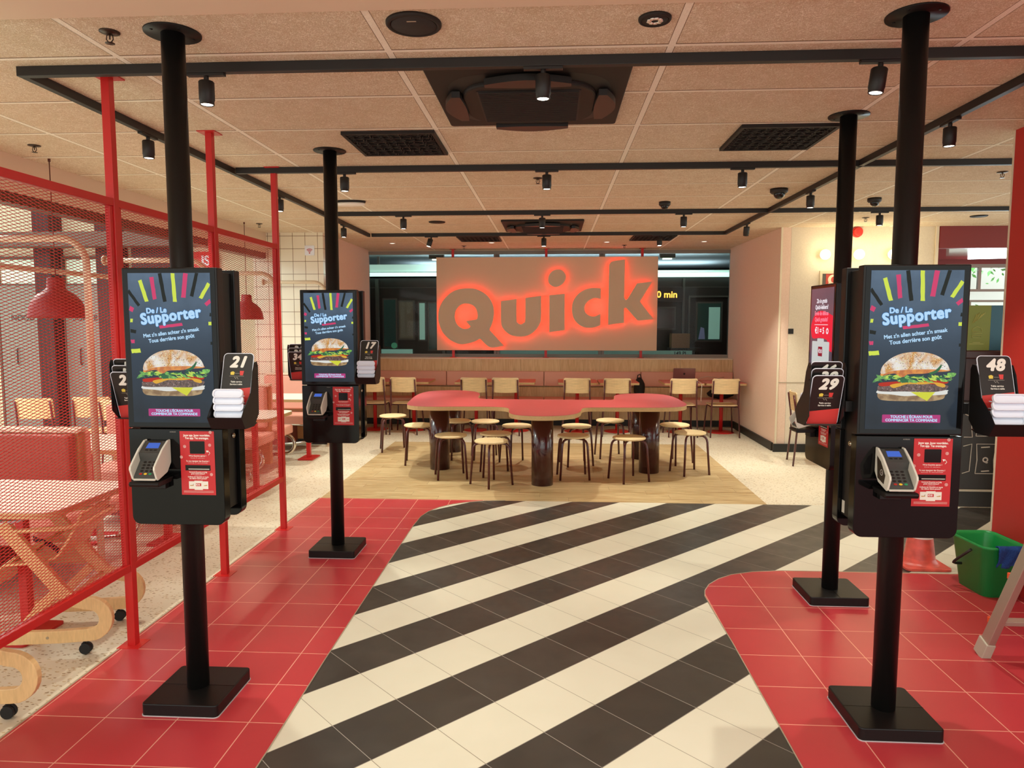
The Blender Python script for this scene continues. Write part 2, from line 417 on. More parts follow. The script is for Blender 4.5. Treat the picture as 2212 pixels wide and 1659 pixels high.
b = MB(); b.box((-3.90,-.5,2.505),(-3.72,9.14,H+.08)); b.box((-3.9,-.5,H+.02),(-3.72,9.2,3.5)); struct(b.build('wall_left', SOFFIT))
b = MB(); b.box((-3.86,-.5,2.43),(-3.73,9.14,2.504)); struct(b.build('trim_4', mat('bronze_window_head', '#5b3a2c', .4, metal=.3)))
struct(MB().box((-3.9,9.14,0),(-2.97,9.26,H)).build('wall_back_left', WTILE))
struct(MB().box((-3.08,9.262,0),(-2.97,11.45,H)).build('wall_alcove_left', PINKW))
struct(MB().box((2.78,8.95,0),(2.90,11.45,H)).build('wall_alcove_right', PINKW))
struct(MB().box((2.902,8.95,0),(4.62,9.07,H)).build('wall_back_right', BEIGEW))
struct(MB().box((2.775,8.935,0),(2.797,8.949,H)).build('trim_5', mat('cream_corner_bead', '#e6d9bd', .5)))
struct(MB().box((4.60,8.93,0),(4.635,8.949,H)).build('trim_6', MATS['cream_corner_bead']))
b = MB(); b.box((2.765,1.5,0),(3.05,4.53,H)); struct(b.build('wall_right', REDW))
struct(MB().box((2.762,4.531,0),(3.05,4.545,H)).build('trim_7', MATS['cream_corner_bead']))
struct(MB().box((4.64,8.92,2.50),(9,9.02,H)).build('wall_kitchen_header', DKRED))
b = MB(); b.box((-3.1,11.452,0),(2.92,11.60,1.045)); b.box((-3.1,11.452,2.735),(2.92,11.60,H+.05)); struct(b.build('wall_back', PLASTER))
# baseboards
struct(MB().box((2.752,9.0,0),(2.779,10.95,.10)).build('baseboard_alcove_right', SKIRT))
struct(MB().box((2.752,8.905,0),(4.6,8.934,.10)).build('baseboard_back_right', SKIRT))
struct(MB().box((-3.7,9.112,0),(-2.97,9.139,.10)).build('baseboard_back_left', SKIRT))
# dado line and recessed panel on the right wall
struct(MB().box((2.80,8.944,.862),(4.6,8.951,.870)).build('trim_8', mat('panel_joint', '#a89a80', .7)))
# window at the back
w = empty('window_1', (0,11.45,1.05)); struct(w)
b = MB()
b.box((-3.02,-.02,-.005),(2.84,.06,.045)); b.box((-3.02,-.02,1.64),(2.84,.06,1.69))
b.box((-3.02,-.02,.045),(-2.975,.06,1.64)); b.box((2.785,-.02,.045),(2.84,.06,1.64))
for x in (-.90, .78): b.box((x-.045,-.01,.045),(x-.008,.06,1.64)); b.box((x+.008,-.01,.045),(x+.045,.06,1.64)); b.box((x-.008,.01,.045),(x+.008,.05,1.64))
b.build('window_frame', GREYF, w, bevel=.003)
MB().box((-2.975,.02,.045),(2.785,.028,1.64)).build('glass', GLASS, w)
# street side seen through it
b = MB(); b.box((-5,11.71,2.80),(5,16,2.90)); struct(b.build('ceiling.003', CONC))
b = MB(); b.box((-5.1,11.6,0),(-5,16,3)); b.box((5,11.6,0),(5.1,16,3)); b.box((-5,16.01,0),(5,16.1,3)); b.box((-5,11.62,0),(-3.1,11.7,3)); b.box((2.95,11.62,0),(5,11.7,3)); struct(b.build('wall_light_block', mat('dark_light_block', '#171513', .8)))  # added dark walls closing in the street side to limit ambient light
# hall on the left, beyond the glass front
struct(MB().box((-11,9.27,0),(-3.9,9.40,3.5)).build('wall_hall', HALLW))

# kitchen beyond the opening on the right
b = MB(); b.box((4.62,10.62,0),(5.62,10.72,H)); b.box((6.52,10.62,0),(9,10.72,H)); b.box((5.62,10.62,0),(6.52,10.72,1.45)); b.box((5.62,10.62,2.44),(6.52,10.72,H)); struct(b.build('wall_kitchen', DKRED))
struct(MB().box((4.63,9.02,2.50),(9,10.62,2.53)).build('ceiling.004', mat('glossy_red_ceiling', '#8d2b2c', .12, coat=.5)))

w = empty('window_2', (6.07,10.62,1.45)); struct(w)
b = MB(); b.box((-.45,0,0),(.45,.05,.05)); b.box((-.45,0,.94),(.45,.05,.99)); b.box((-.45,0,.05),(-.41,.05,.94)); b.box((.41,0,.05),(.45,.05,.94)); b.box((-.41,.01,.60),(.41,.05,.635)); b.box((.02,.01,.635),(.06,.05,.94)); b.box((-.10,.01,.05),(-.06,.05,.45)); b.box((-.41,.01,.45),(.41,.05,.48))
b.build('window_frame', GREYF, w)
MB().box((-.41,.03,.05),(.41,.035,.94)).build('glass', GLASS, w)
b = MB(); b.box((4.5,13.0,0),(8.5,13.1,3.4)); struct(b.build('wall_daylight_backdrop', mat('white_backdrop', '#e8f2f0', .8)))  # white surface added outside as a bright backdrop for the far window
b = MB()
for i in range(700):
    x = rnd.uniform(5.4,7.6); z = rnd.uniform(1.2,3.0); y = rnd.uniform(12.0,12.6); r = rnd.uniform(.025,.06); a = rnd.uniform(0,6.28); t = rnd.uniform(-.6,.6)
    if 1.9 < z < 2.25: continue
    b.add([(x-r*cos(a),y,z-r*sin(a)),(x+r*.35*sin(a),y+t*r,z-r*.35*cos(a)),(x+r*cos(a),y,z+r*sin(a)),(x-r*.35*sin(a),y-t*r,z+r*.35*cos(a))],[(0,1,2,3)],0)
tag(b.build('garden_shrub', mat('green_leaves', '#57a04a', .6)), 'green leafy shrub outside the small far window on the right', 'shrub')
light('backdrop_daylight', 'AREA', (6.2,11.3,3.3), 260, (.80,.97,1.0), rot=(R(-35),0,0), size=2.2)  # area light added as daylight on the backdrop and shrub
# ================================================================ lighting tracks and spots
def track(label, lo, hi):
    b = MB(); b.box(lo, hi); o = b.build('lighting_track', BLKTRK, bevel=.002)
    return tag(o, label, 'lighting track', 'black lighting tracks on the ceiling')
ZT = 2.718
track('nearest black lighting track running across the ceiling over the two front kiosks', (-2.42,3.175,ZT), (3.0,3.21,H))
track('second black cross track from the camera, in front of the square vent grilles', (-2.37,5.29,ZT), (3.6,5.325,H))
track('third black cross track, in front of the rear air conditioner', (-2.365,7.44,ZT), (5.2,7.475,H))
track('farthest black cross track, just in front of the glowing sign', (-2.365,9.26,ZT), (2.165,9.295,H))
track('long black track on the left receding towards the window', (-2.42,3.211,ZT), (-2.385,9.295,H))
track('long black track on the right receding towards the window', (2.165,3.211,ZT), (2.20,9.295,H))
def make_spot():
    t = empty('track_spotlight')
    b = MB(); b.box((-.085,-.014,-.012),(.085,.014,0)); b.cyl((0,0,-.034),(0,0,-.012),.011,n=14); b.build('track_adapter', BLKTRK, t, bevel=.0015)
    b = MB(); b.lathe([(0,-.034),(.030,-.034),(.0335,-.038),(.0335,-.115),(.031,-.118),(.031,-.135),(.028,-.137),(.0265,-.128),(0,-.128)], 28); b.build('lamp_body', BLKTRK, t)
    MB().lathe([(0,-.1285),(.026,-.1285),(.0255,-.1335),(0,-.1335)], 24).build('lens', LAMPW, t)
    return tag(t, 'x', 'spotlight', 'black track spotlights')
_sp = [  # x, y, turn, tilt (x,y), label
 (-1.55,3.192,0,0,0,'black spotlight on the nearest track, beside the left front kiosk pole'),
 (-.047,3.192,0,0,0,'black spotlight on the nearest track, in front of the large air conditioner'),
 (1.38,3.192,0,0,.12,'tilted black spotlight on the nearest track, beside the right front kiosk pole'),
 (-1.55,5.307,0,0,0,'black spotlight on the second track, just right of the left rear kiosk pole'),
 (-.048,5.307,0,0,0,'black spotlight in the middle of the second track, beside a sprinkler'),
 (1.36,5.307,0,0,0,'black spotlight on the second track, right of centre, left of the rear kiosk pole'),
 (-1.562,7.457,0,0,0,'black spotlight on the third track, left of the rear air conditioner'),
 (-.113,7.457,0,0,0,'black spotlight on the third track, in front of the rear air conditioner'),
 (1.332,7.457,0,0,0,'black spotlight on the third track, right of the rear air conditioner'),
 (3.28,7.457,0,0,0,'black spotlight on the third track at far right, above the globe wall lamps'),
 (-1.58,9.277,0,-.15,.25,'black spotlight tilted sideways on the farthest track, left end of the sign'),
 (-.118,9.277,0,-.1,0,'black spotlight on the farthest track, above the middle of the sign'),
 (1.356,9.277,0,-.1,0,'black spotlight on the farthest track, above the right part of the sign'),
 (-2.402,4.19,1,0,0,'black spotlight on the left track, between the first two red posts'),
 (-2.402,6.23,1,0,0,'black spotlight on the left track, just behind the third red post'),
 (-2.402,8.15,1,0,0,'black spotlight on the left track nearest its far end'),
 (2.183,4.153,1,0,0,'black spotlight on the right track nearest the red wall'),
 (2.183,6.28,1,0,0,'black spotlight in the middle of the right track, beside a domed camera'),
 (2.183,8.26,1,0,-.3,'black spotlight tilted on the right track nearest its far end')]
_s0 = make_spot()
for i, (x, y, tn, tx, ty, lb) in enumerate(_sp):
    o = _s0 if i == 0 else copy_tree(_s0)
    o['label'] = lb; o.location = (x, y, ZT)
    o.rotation_euler = (tx, ty, pi/2 if tn else 0)
    if tx or ty:     # keep the adapter touching the track while the lamp leans
        o.rotation_euler = (0, 0, pi/2 if tn else 0)
        for c in o.children:
            if not c.name.startswith('track_adapter'): c.rotation_euler = (tx, ty, 0)
    d = Vector((0,0,-1)); d.rotate(Euler((tx, ty, pi/2 if tn else 0)))
    p = Vector((x, y, ZT)) + d*.15
    light('spot_beam', 'SPOT', p, SPOT_W*(.85 if y < 4.5 else 1.0 if y < 6.5 else 1.3), WARM, rot=Euler((tx, ty, pi/2 if tn else 0)), size=.022, spot=74, blend=.6)
# ---------------------------------------------------------------- ceiling equipment
DKBR = mat('dark_bronze_plastic', '#292421', .6, spec=.25)
DKBR2 = mat('dark_grille', '#17120f', .6)
def cassette(x, y, label):
    t = tag(empty('air_conditioner', (x, y, H)), label, 'air conditioner', 'ceiling cassette air conditioners')
    MB().prism(rrect(-.47,-.47,.47,.47,.02), -.022, -.0005).build('panel', DKBR, t, bevel=.006)
    ov = [(.40*(abs(cos(a))**.55)*(1 if cos(a)>0 else -1), .40*(abs(sin(a))**.55)*(1 if sin(a)>0 else -1)) for a in [2*pi*i/48 for i in range(48)]]
    iv = [(p[0]*.80, p[1]*.80) for p in ov]
    b = MB()
    for i in range(48):
        j = (i+1)%48; q = [(*ov[i],-.0225),(*ov[j],-.0225),(*iv[j],-.034),(*iv[i],-.034)]
        b.add(q, [(0,1,2,3)], 0, True)
    b.build('air_channel', DKBR2, t)
    MB().prism([(p[0]*1.03, p[1]*1.03) for p in iv], -.052, -.0235).build('cover', DKBR, t, bevel=.01)
    b = MB(); b.prism(rrect(-.25,-.25,.25,.25,.01), -.056, -.0525); 
    for i in range(31): yy = -.24+i*.016; b.box((-.24,yy,-.061),(.24,yy+.006,-.056))
    b.build('intake_grille', DKBR2, t)
    for a in range(4):
        b = MB(); n = 14
        pts = [(-.20+.40*k/n, -.375-.055*sin(pi*k/n)) for k in range(n+1)]+[(.20-.40*k/n, -.335+.012*sin(pi*k/n)) for k in range(n+1)]
        b.prism(pts, -.066, -.036); b.build('air_flap', mat('dark_flap','#241d19',.4), t, rot=(0,0,a*pi/2))
    return t
cassette(-.12, 3.72, 'large dark square ceiling air conditioner behind the nearest lighting track')
cassette(-.12, 8.57, 'smaller looking dark air conditioner in the ceiling in front of the glowing sign')
def grille(x, y, label):
    t = tag(empty('vent_grille', (x, y, H)), label, 'ceiling vent', 'square dark ceiling vents')
    b = MB(); b.box((-.285,-.285,-.004),(.285,.285,-.0008)); b.build('backing', mat('vent_backing', '#0d0c0c', .7), t)
    b = MB(); rr = random.Random(3)
    b.box((-.285,-.285,-.02),(.285,-.265,-.0045)); b.box((-.285,.265,-.02),(.285,.285,-.0045)); b.box((-.285,-.265,-.02),(-.265,.265,-.0045)); b.box((.265,-.265,-.02),(.285,.265,-.0045))
    for i in range(7): b.box((-.265,-.265+i*.0757+.036,-.014),(.265,-.265+i*.0757+.042,-.0045))
    for i in range(9):
        for j in range(14):
            cx = -.245+i*.0605; cy = -.245+j*.0378; k = rr.choice('/\\|O')
            if k == 'O': b.lathe([(.009,-.018),(.014,-.018),(.014,-.0045),(.009,-.0045),(.009,-.018)], 8, c=(cx,cy,0), smooth=False)
            else:
                a = {'/': .9, '\\': -.9, '|': .2}[k]; M = Matrix.Translation((cx,cy,0)) @ Matrix.Rotation(a, 4, 'Z')
                b.box((-.003,-.02,-.018),(.003,.02,-.0045), 0, M)
                if rr.random() < .6: b.box((.014,-.018,-.018),(.018,.018,-.0045), 0, M)
    b.build('lattice', DKBR, t); return t
grille(-1.0, 4.62, 'square dark patterned ceiling vent in front of the second track, left one')
grille(1.38, 4.60, 'square dark patterned ceiling vent in front of the second track, right one')
grille(-1.01, 9.86, 'square dark patterned ceiling vent near the window, left of the sign centre')
grille(1.35, 9.86, 'square dark patterned ceiling vent near the window, right of the sign centre')
def disc(name, x, y, r, m, label, cat, h=.008, inner=None):
    t = tag(empty(name, (x,y,H)), label, cat)
    b = MB(); b.lathe([(0,-.0005),(r,-.0005),(r,-h*.6),(r*.95,-h),(r*.86,-h),(r*.84,-h*.6),(0,-h*.6)], 40); b.build('rim', m, t)
    b = MB(); b.lathe([(0,-h*.61),(r*.82,-h*.61),(r*.80,-h*.9),(0,-h*.95)], 40); b.build('cover', inner or m, t); return t
s = disc('ceiling_speaker', -.54, 2.815, .107, DKBR, 'large round dark ceiling speaker at top centre left', 'speaker', .014, mat('speaker_mesh', '#2b2522', .8))
MB().box((-.018,-.05,-.0142),(.018,-.042,-.0135)).build('badge', ALU, s)
s = disc('ceiling_sensor', .38, 2.82, .062, DKBR, 'small round dark recessed ceiling lamp with silver inside at top right of centre', 'ceiling sensor', .012)
b = MB()
for k in range(9): a = k*.7; b.sphere((.022*cos(a), .022*sin(a), -.012), .009, 8, sq=(1.3,1,.5))
b.build('reflector', mat('silver_reflector', '#e8dcd0', .2, metal=.8), s)
disc('ceiling_speaker', -1.335, 8.235, .095, DKBR, 'small looking round dark speaker in the far ceiling, left of the rear air conditioner', 'speaker', .010)
disc('ceiling_speaker', 4.604, 8.088, .085, DKBR, 'round speaker disc in the far right ceiling above the red opening', 'speaker', .010)
def sprinkler():
    t = empty('sprinkler'); BR = mat('dark_bronze', '#3b2a1f', .35, metal=.5)
    b = MB(); b.lathe([(0,-.0005),(.038,-.0005),(.038,-.004),(.012,-.009),(0,-.009)], 28); b.build('rosette', BR, t)
    b = MB()
    for s_ in (-1,1): b.tube([(0,0,-.009),(s_*.012,0,-.014),(s_*.014,0,-.030),(s_*.004,0,-.042)], .0025, n=6)
    b.cyl((0,0,-.009),(0,0,-.030),.003,n=8); b.build('frame', BR, t)
    MB().lathe([(0,-.041),(.006,-.041),(.018,-.044),(.018,-.0455),(0,-.0455)], 16).build('deflector', BR, t)
    return tag(t, 'x', 'sprinkler', 'ceiling sprinklers')
_k = sprinkler()
for i, (x, y, lb) in enumerate([(-1.761,2.83,'bronze sprinkler head nearest the camera, left of the front kiosk pole'),(-3.385,4.565,'bronze sprinkler head at far left above the mesh screen'),
  (-.124,5.80,'bronze sprinkler head in mid ceiling behind the second track'),(3.434,5.76,'bronze sprinkler head next to the red wall at far right'),(-3.444,8.277,'bronze sprinkler head near the white tiled wall'),
  (-1.35,10.85,'tiny sprinkler head above the left part of the glowing sign'),(1.067,10.84,'tiny sprinkler head above the right part of the glowing sign'),(3.44,8.163,'bronze sprinkler head above the red alarm sounder')]):
    o = _k if i == 0 else copy_tree(_k); o.location = (x,y,H); o['label'] = lb
def domecam(x, y, label, s=1):
    t = tag(empty('dome_camera', (x,y,H)), label, 'security camera')
    MB().lathe([(0,-.0005),(.055*s,-.0005),(.055*s,-.028),(.045*s,-.04),(0,-.04)], 28).build('housing', BLKTRK, t)
    MB().sphere((0,-.008,-.042), .036*s, 18, sq=(1,1,.95)).build('dome', mat('smoked_dome', '#0a0a0a', .1), t)
domecam(1.067,7.0,'small black dome camera left of the right hand long track')
domecam(1.949,6.38,'larger black dome camera beside the right long track', 1.35)
domecam(2.98,6.9,'black dome camera half hidden behind the right rear kiosk pole', 1.1)
t = tag(empty('emergency_light', (-1.938,6.786,H)), 'oval white emergency light with a dark base on the ceiling behind the left rear kiosk', 'emergency light')
MB().prism([(.155*cos(a), .07*sin(a)) for a in [2*pi*i/28 for i in range(28)]], -.018, -.0005).build('base', DKBR, t, bevel=.003)
MB().prism([(.15*cos(a), .066*sin(a)) for a in [2*pi*i/28 for i in range(28)]], -.045, -.0185).build('diffuser', mat('milky_diffuser', '#eee8de', .4), t, bevel=.012)
for x, lb in ((-2.351,'tiny round recessed lamp in the ceiling near the window, leftmost'),(-.892,'tiny round recessed lamp above the left half of the sign'),(.774,'tiny round recessed lamp above the right half of the sign'),(2.158,'tiny round recessed lamp in the ceiling near the window, rightmost')):
    t = tag(empty('recessed_lamp', (x,10.42,H)), lb, 'recessed lamp', 'tiny recessed lamps before the window')
    MB().lathe([(.035,-.0005),(.045,-.0005),(.045,-.006),(.035,-.004),(.035,-.0005)], 20).build('rim', WHITEP, t)
    MB().lathe([(0,-.0008),(.034,-.0008),(.034,-.003),(0,-.003)], 20).build('lens', mat('dim_lens', '#fff1dd', .3, emit=2.2, emit_col='#fff1dd'), t)
# ================================================================ red mesh screen on the left
PX = -2.09
def red_post(y, lb):
    t = tag(empty('screen_post', (PX, y, 0)), lb, 'post', 'red posts of the mesh screen')
    MB().box((-.02,-.02,.004),(.02,.02,H-.005)).build('tube', REDM, t, bevel=.002)
    MB().box((-.055,-.055,.0001),(.055,.055,.005)).build('floor_plate', REDM, t)
    b = MB(); b.box((-.055,-.055,H-.006),(.055,.055,H-.0003)); b.build('ceiling_plate', REDM, t)
    return t
PZ0, PZ1 = .385, 2.195
def strands():
    b = MB(); L, S = .0450, .0133; w, th = .00105, .0013
    y0, y1, z0, z1 = -.455, .455, PZ0+.036, PZ1-.036
    nc = int((y1-y0)/(L/2)); nr = int((z1-z0)/S)
    for j in range(nr+1):
        for sgn in (1, -1):
            path = []
            for i in range(nc+1):
                yy = y0+(y1-y0)*i/nc; zz = z0+S*j+(S/2*sgn if i%2 else 0)
                path.append((yy, min(max(zz, z0), z1)))
            vs = []
            for (yy, zz) in path: vs += [(-th, yy, zz-w*.6), (th, yy, zz-w+.0006), (th, yy, zz+w*.6), (-th, yy, zz+w+.0006)]
            n = len(path)
            fs = [(4*i+k, 4*i+4+k, 4*i+4+(k+1)%4, 4*i+(k+1)%4) for i in range(n-1) for k in range(4)]
            b.add(vs, fs)
    return b
_mesh0 = None
for i, (yc, lb) in enumerate([(2.82,'red expanded metal screen panel nearest the camera at the left edge'),(3.82,'middle red expanded metal screen panel behind the left front kiosk'),(4.82,'farthest red expanded metal screen panel, between the two left kiosks')]):
    if i == 0:
        t = tag(empty('mesh_screen', (PX, yc, 0)), lb, 'screen', 'red mesh screen panels')
        for (lo, hi, nm) in (((-.018,-.478,PZ1-.036),(.018,.478,PZ1),'top_rail'),((-.018,-.478,PZ0),(.018,.478,PZ0+.036),'bottom_rail'),((-.012,-.478,PZ0+.036),(.012,-.455,PZ1-.036),'side_rail'),((-.012,.455,PZ0+.036),(.012,.478,PZ1-.036),'side_rail')):
            MB().box(lo, hi).build(nm, REDM, t, bevel=.0015)
        o = strands().build('expanded_mesh', REDM, t, merge=False)
        _mesh0 = t
    else: clone(_mesh0, (PX, yc, 0), 0, lb)
for y, lb in ((2.32,'red square post of the mesh screen nearest the camera'),(3.32,'tall red post just left of the left front kiosk'),(4.32,'red post seen to the right of the left front kiosk pole'),(5.32,'last red post at the free end of the mesh screen')): red_post(y, lb)
# ================================================================ ordering kiosks
def em(name, col, s=1.0): return mat(name, '#050505', .18, emit=s, emit_col=col, spec=.12)
SCR_TXT = em('screen_text_blue', '#b4daf8', 1.0); SCR_TXTB = em('screen_text_shadow', '#2f6fae', 1.0)
SCR_Y = em('screen_yellow', '#cfe04e'); SCR_P = em('screen_pink', '#cf3f6c'); SCR_K = em('screen_black', '#1c1f1b'); SCR_BTN = em('screen_button', '#b03a78'); SCR_W = em('screen_white', '#f2ecf2')
SCR_R = em('screen_red', '#e8203a'); SCR_RD = em('screen_dark_red', '#8d1a30')
def scrbg(name, top, mid, bot, lo=-.30, hi=.30):
    n = NT(name, .12); n.b.inputs['Specular IOR Level'].default_value = .12; n.put(n.b.inputs['Base Color'], (.003,.003,.004,1))
    tc = n.nt.nodes.new('ShaderNodeTexCoord'); sp = n.nt.nodes.new('ShaderNodeSeparateXYZ'); n.nt.links.new(tc.outputs['Object'], sp.inputs[0])
    t = n.rng(sp.outputs[2], lo, hi); a = n.mix(n.rng(t, 0, .45), bot, mid); c = n.mix(n.rng(t, .45, 1), a, top)
    nz = n.noise(tc.outputs['Object'], 9, 5); c = n.mix(n.M('MULTIPLY', n.rng(nz, .35, .7), .45), c, mid)
    n.put(n.b.inputs['Emission Color'], c); n.b.inputs['Emission Strength'].default_value = 1.0
    return n.m
SCR_BG = scrbg('screen_slate_background', '#5d7186', '#333f4c', '#262a2e')
SCR_BG2 = scrbg('screen_dusky_background', '#6d5560', '#5c4a55', '#33405a')
def burgermat(name, a, b, sc, thr=(.4,.6), extra=None):
    n = NT(name, .3); n.put(n.b.inputs['Base Color'], (.003,.003,.004,1))
    tc = n.nt.nodes.new('ShaderNodeTexCoord')
    c = n.mix(n.rng(n.noise(tc.outputs['Object'], sc, 6, .6), *thr), a, b)
    if extra: c = n.mix(n.M('MULTIPLY', n.rng(n.noise(tc.outputs['Object'], extra[1], 2), *extra[2]), 1), c, extra[0])
    n.put(n.b.inputs['Emission Color'], c); n.b.inputs['Emission Strength'].default_value = 1.0
    return n.m
B_BUN = burgermat('picture_bun', '#e0ddd6', '#c58a3f', 22, (.38,.62)); B_SAUCE = burgermat('picture_sauce', '#d98a2e', '#b5601f', 40); B_LET = burgermat('picture_lettuce', '#7cc04a', '#3b7a3a', 90, (.35,.6))
B_LET2 = em('picture_light_lettuce', '#b9d45a'); B_TOM = em('picture_tomato', '#b52e1e'); B_CH = em('picture_cheese', '#dba63a'); B_CHY = em('picture_yellow_cheese', '#cfd13e')
B_PAT = burgermat('picture_patty', '#3c2620', '#6f5048', 130, (.4,.62), ('#b8a3a2', 150, (.62,.75))); B_BOT = burgermat('picture_base_bun', '#a98c62', '#7a5a36', 30); B_WH = em('picture_bun_white', '#dcdcd6'); B_SEEDL = em('picture_pale_seed', '#e6dcae'); B_SEEDD = em('picture_dark_seed', '#33241b'); B_LETD = em('picture_dark_leaf', '#356a45')
SW, SH = .335, .596
def U(x, y): return ((x-62-(y-93)*.0323)/823-.5)*SW, (.5-(y-93)/1487)*SH       # drawing grid of the advert
def bar2(b, p, q, w, y, mi):
    a = Vector(U(*p)); c = Vector(U(*q)); d = (c-a).normalized(); n = Vector((-d.y, d.x))*w/823*SW/2
    pts = []; k = 7
    for i in range(k+1): j = rnd.uniform(-.0006,.0006); pts.append(a+(c-a)*i/k+n+d*(rnd.uniform(-.002,.002) if i in (0,k) else 0)+n.normalized()*j)
    for i in range(k, -1, -1): j = rnd.uniform(-.0006,.0006); pts.append(a+(c-a)*i/k-n+d*(rnd.uniform(-.002,.002) if i in (0,k) else 0)+n.normalized()*j)
    pts = [(min(max(v.x,-SW/2),SW/2), min(max(v.y,-SH/2),SH/2)) for v in pts]
    me = curve_mesh([pts]); b.mesh(me, FR(0,y,0), mi)
def build_advert(parent, loc):
    s = MB().box((-SW/2,-.001,-SH/2),(SW/2,.0,SH/2)).build('screen', SCR_BG, parent, loc=loc)
    b = MB()
    for p, q, w, c in [((185,160),(255,375),38,0),((303,135),(335,350),40,1),((385,95),(437,378),36,2),((515,95),(537,375),38,0),((645,95),(622,335),46,1),((755,95),(705,320),34,2),((878,195),(793,343),36,0),((893,365),(845,405),36,1),
        ((66,262),(175,412),30,2),((78,435),(118,458),44,1),((84,560),(112,560),34,0),((85,662),(145,672),34,2),((90,768),(128,768),34,1),((93,865),(185,858),40,0),((884,502),(899,502),34,2),((873,590),(902,590),34,0),((893,785),(906,785),30,2),((380,625),(610,598),28,1)]:
        bar2(b, p, q, w, -.0014, c)
    b.build('advert_rays', [SCR_Y, SCR_P, SCR_K], s)
    b = MB()
    def T(t, x, y, size, bold, rot, mi, yy, sx=1.0, sp=1.0):
        u = U(x, y); fat(b, t, size, bold, FR(u[0], yy, u[1], R(rot), sx), mi, 10 if size > .03 else 6, sp=sp)
    for mi, yy, ex in ((1, -.0016, .0016), (0, -.0022, 0)):
        T('De / Le', 350, 462, .029, .0013+ex, 3, mi, yy, .95)
        T('Supporter', 492, 516, .060, .0029+ex, 7, mi, yy, .93, 1.08)
    T("Met z'n allen achter z'n smaak", 496, 680, .0205, .0007, 7, 0, -.0022, .93)
    T('Tous derrière son goût', 500, 738, .0215, .0007, 7, 0, -.0022, .93)
    b.build('advert_lettering', [SCR_TXT, SCR_TXTB], s)
    b = MB(); a = U(258,1441); c = U(785,1516); b.mesh(curve_mesh([rrect(a[0],c[1],c[0],a[1],.003)]), FR(0,-.0014,0), 0)
    for t, y in (("TOUCHE L'ÉCRAN POUR", 1462), ('COMMENCER TA COMMANDE', 1494)):
        u = U(523, y); fat(b, t, .0138, .0006, FR(u[0], -.0020, u[1]), 1)
    b.build('start_button', [SCR_BTN, SCR_TXT], s)
    # the burger picture
    b = MB(); r = random.Random(5)
    def V(x, y): return U(145+(x-140)*.3915, 845+(y-215)*.4115)
    def S(pts, yy, mi, sm=True):
        L = [V(x, y) for x, y in pts]
        if sm: L = smooth_loop([(x, y, 0) for x, y in L], 4)
        b.mesh(curve_mesh([L]), FR(0, yy, 0), mi)
    S([(285,1180),(300,1270),(400,1330),(700,1350),(1100,1350),(1500,1350),(1780,1300),(1830,1220),(1800,1170),(1000,1200),(400,1170)], -.0012, 7)
    S([(258,1130),(300,1180),(600,1200),(900,1235),(1200,1220),(1500,1215),(1850,1190),(1880,1130),(1840,1090),(1200,1130),(400,1100)], -.0014, 8)
    S([(270,1060),(300,1120),(500,1135),(900,1130),(1500,1140),(1800,1100),(1875,1040),(1860,980),(1500,930),(900,940),(400,960),(285,1010)], -.0016, 6)
    S([(1040,1140),(1600,1140),(1430,1345)], -.0018, 5, False)
    S([(300,940),(330,1010),(560,1000),(800,950),(780,900),(560,910)], -.0018, 3); S([(1280,900),(1500,960),(1840,945),(1850,880),(1600,860)], -.0018, 3)
    S([(560,980),(630,1050),(760,1020),(960,960),(1300,965),(1540,940),(1640,1000),(1800,1030),(1790,955),(1500,910),(900,925)], -.0020, 4)
    for i in range(70):
        x = 230+1700*i/69+r.uniform(-20,20); y = 830+r.uniform(-60,70); L = r.uniform(50,130); a = r.uniform(-.9,.9)+(0 if r.random()<.6 else 1.2); w = r.uniform(16,38)
        S([(x-L*cos(a),y-L*sin(a)*.6),(x-L*.3*cos(a)-w*sin(a)*.5,y-w),(x+L*.4*cos(a),y-w*.6),(x+L*cos(a),y+L*sin(a)*.6),(x+L*.3*cos(a),y+w),(x-L*.4*cos(a),y+w*.7)], -.0022-.00001*i, r.choice([1,1,2,9]))
    S([(140,925),(220,820),(330,790),(450,790),(330,860),(230,900)], -.0031, 1); S([(1850,700),(2020,700),(2030,740),(1970,795),(1850,760)], -.0031, 1)
    S([(1420,700),(1560,640),(1680,510),(1690,560),(1610,680),(1460,740)], -.0034, 9)
    S([(320,720),(340,775),(480,740),(640,720),(760,790),(850,795),(930,740),(1100,725),(1300,720),(1500,690),(1860,660),(1850,620),(1400,610),(800,610),(500,660)], -.0029, 10)
    S([(318,720),(312,640),(350,540),(440,440),(560,350),(740,270),(950,232),(1150,228),(1340,245),(1520,290),(1680,370),(1790,460),(1850,550),(1870,640),(1700,625),(1400,620),(1100,625),(800,640),(560,665),(420,720)], -.0030, 0)
    for i in range(330):
        a = r.uniform(0, pi); q = r.random()**.6; x = 1090+750*q*cos(a); y = 640-400*q*sin(a)+r.uniform(-8,14); d = r.random() < .6
        if y > 615: continue
        s1 = r.uniform(5,13) if d else r.uniform(9,20); t = r.uniform(0,3)
        b.mesh(curve_mesh([[V(x+s1*cos(t+k)*(1 if k in (0,pi) else .7), y+s1*sin(t+k)*.9) for k in (0,1.57,3.14,4.71)]]), FR(0,-.0033,0), 12 if d else 11)
    b.build('burger_picture', [B_BUN,B_LET,B_LET2,B_TOM,B_CH,B_CHY,B_PAT,B_BOT,B_WH,B_LETD,B_SAUCE,B_SEEDL,B_SEEDD], s)
    return s
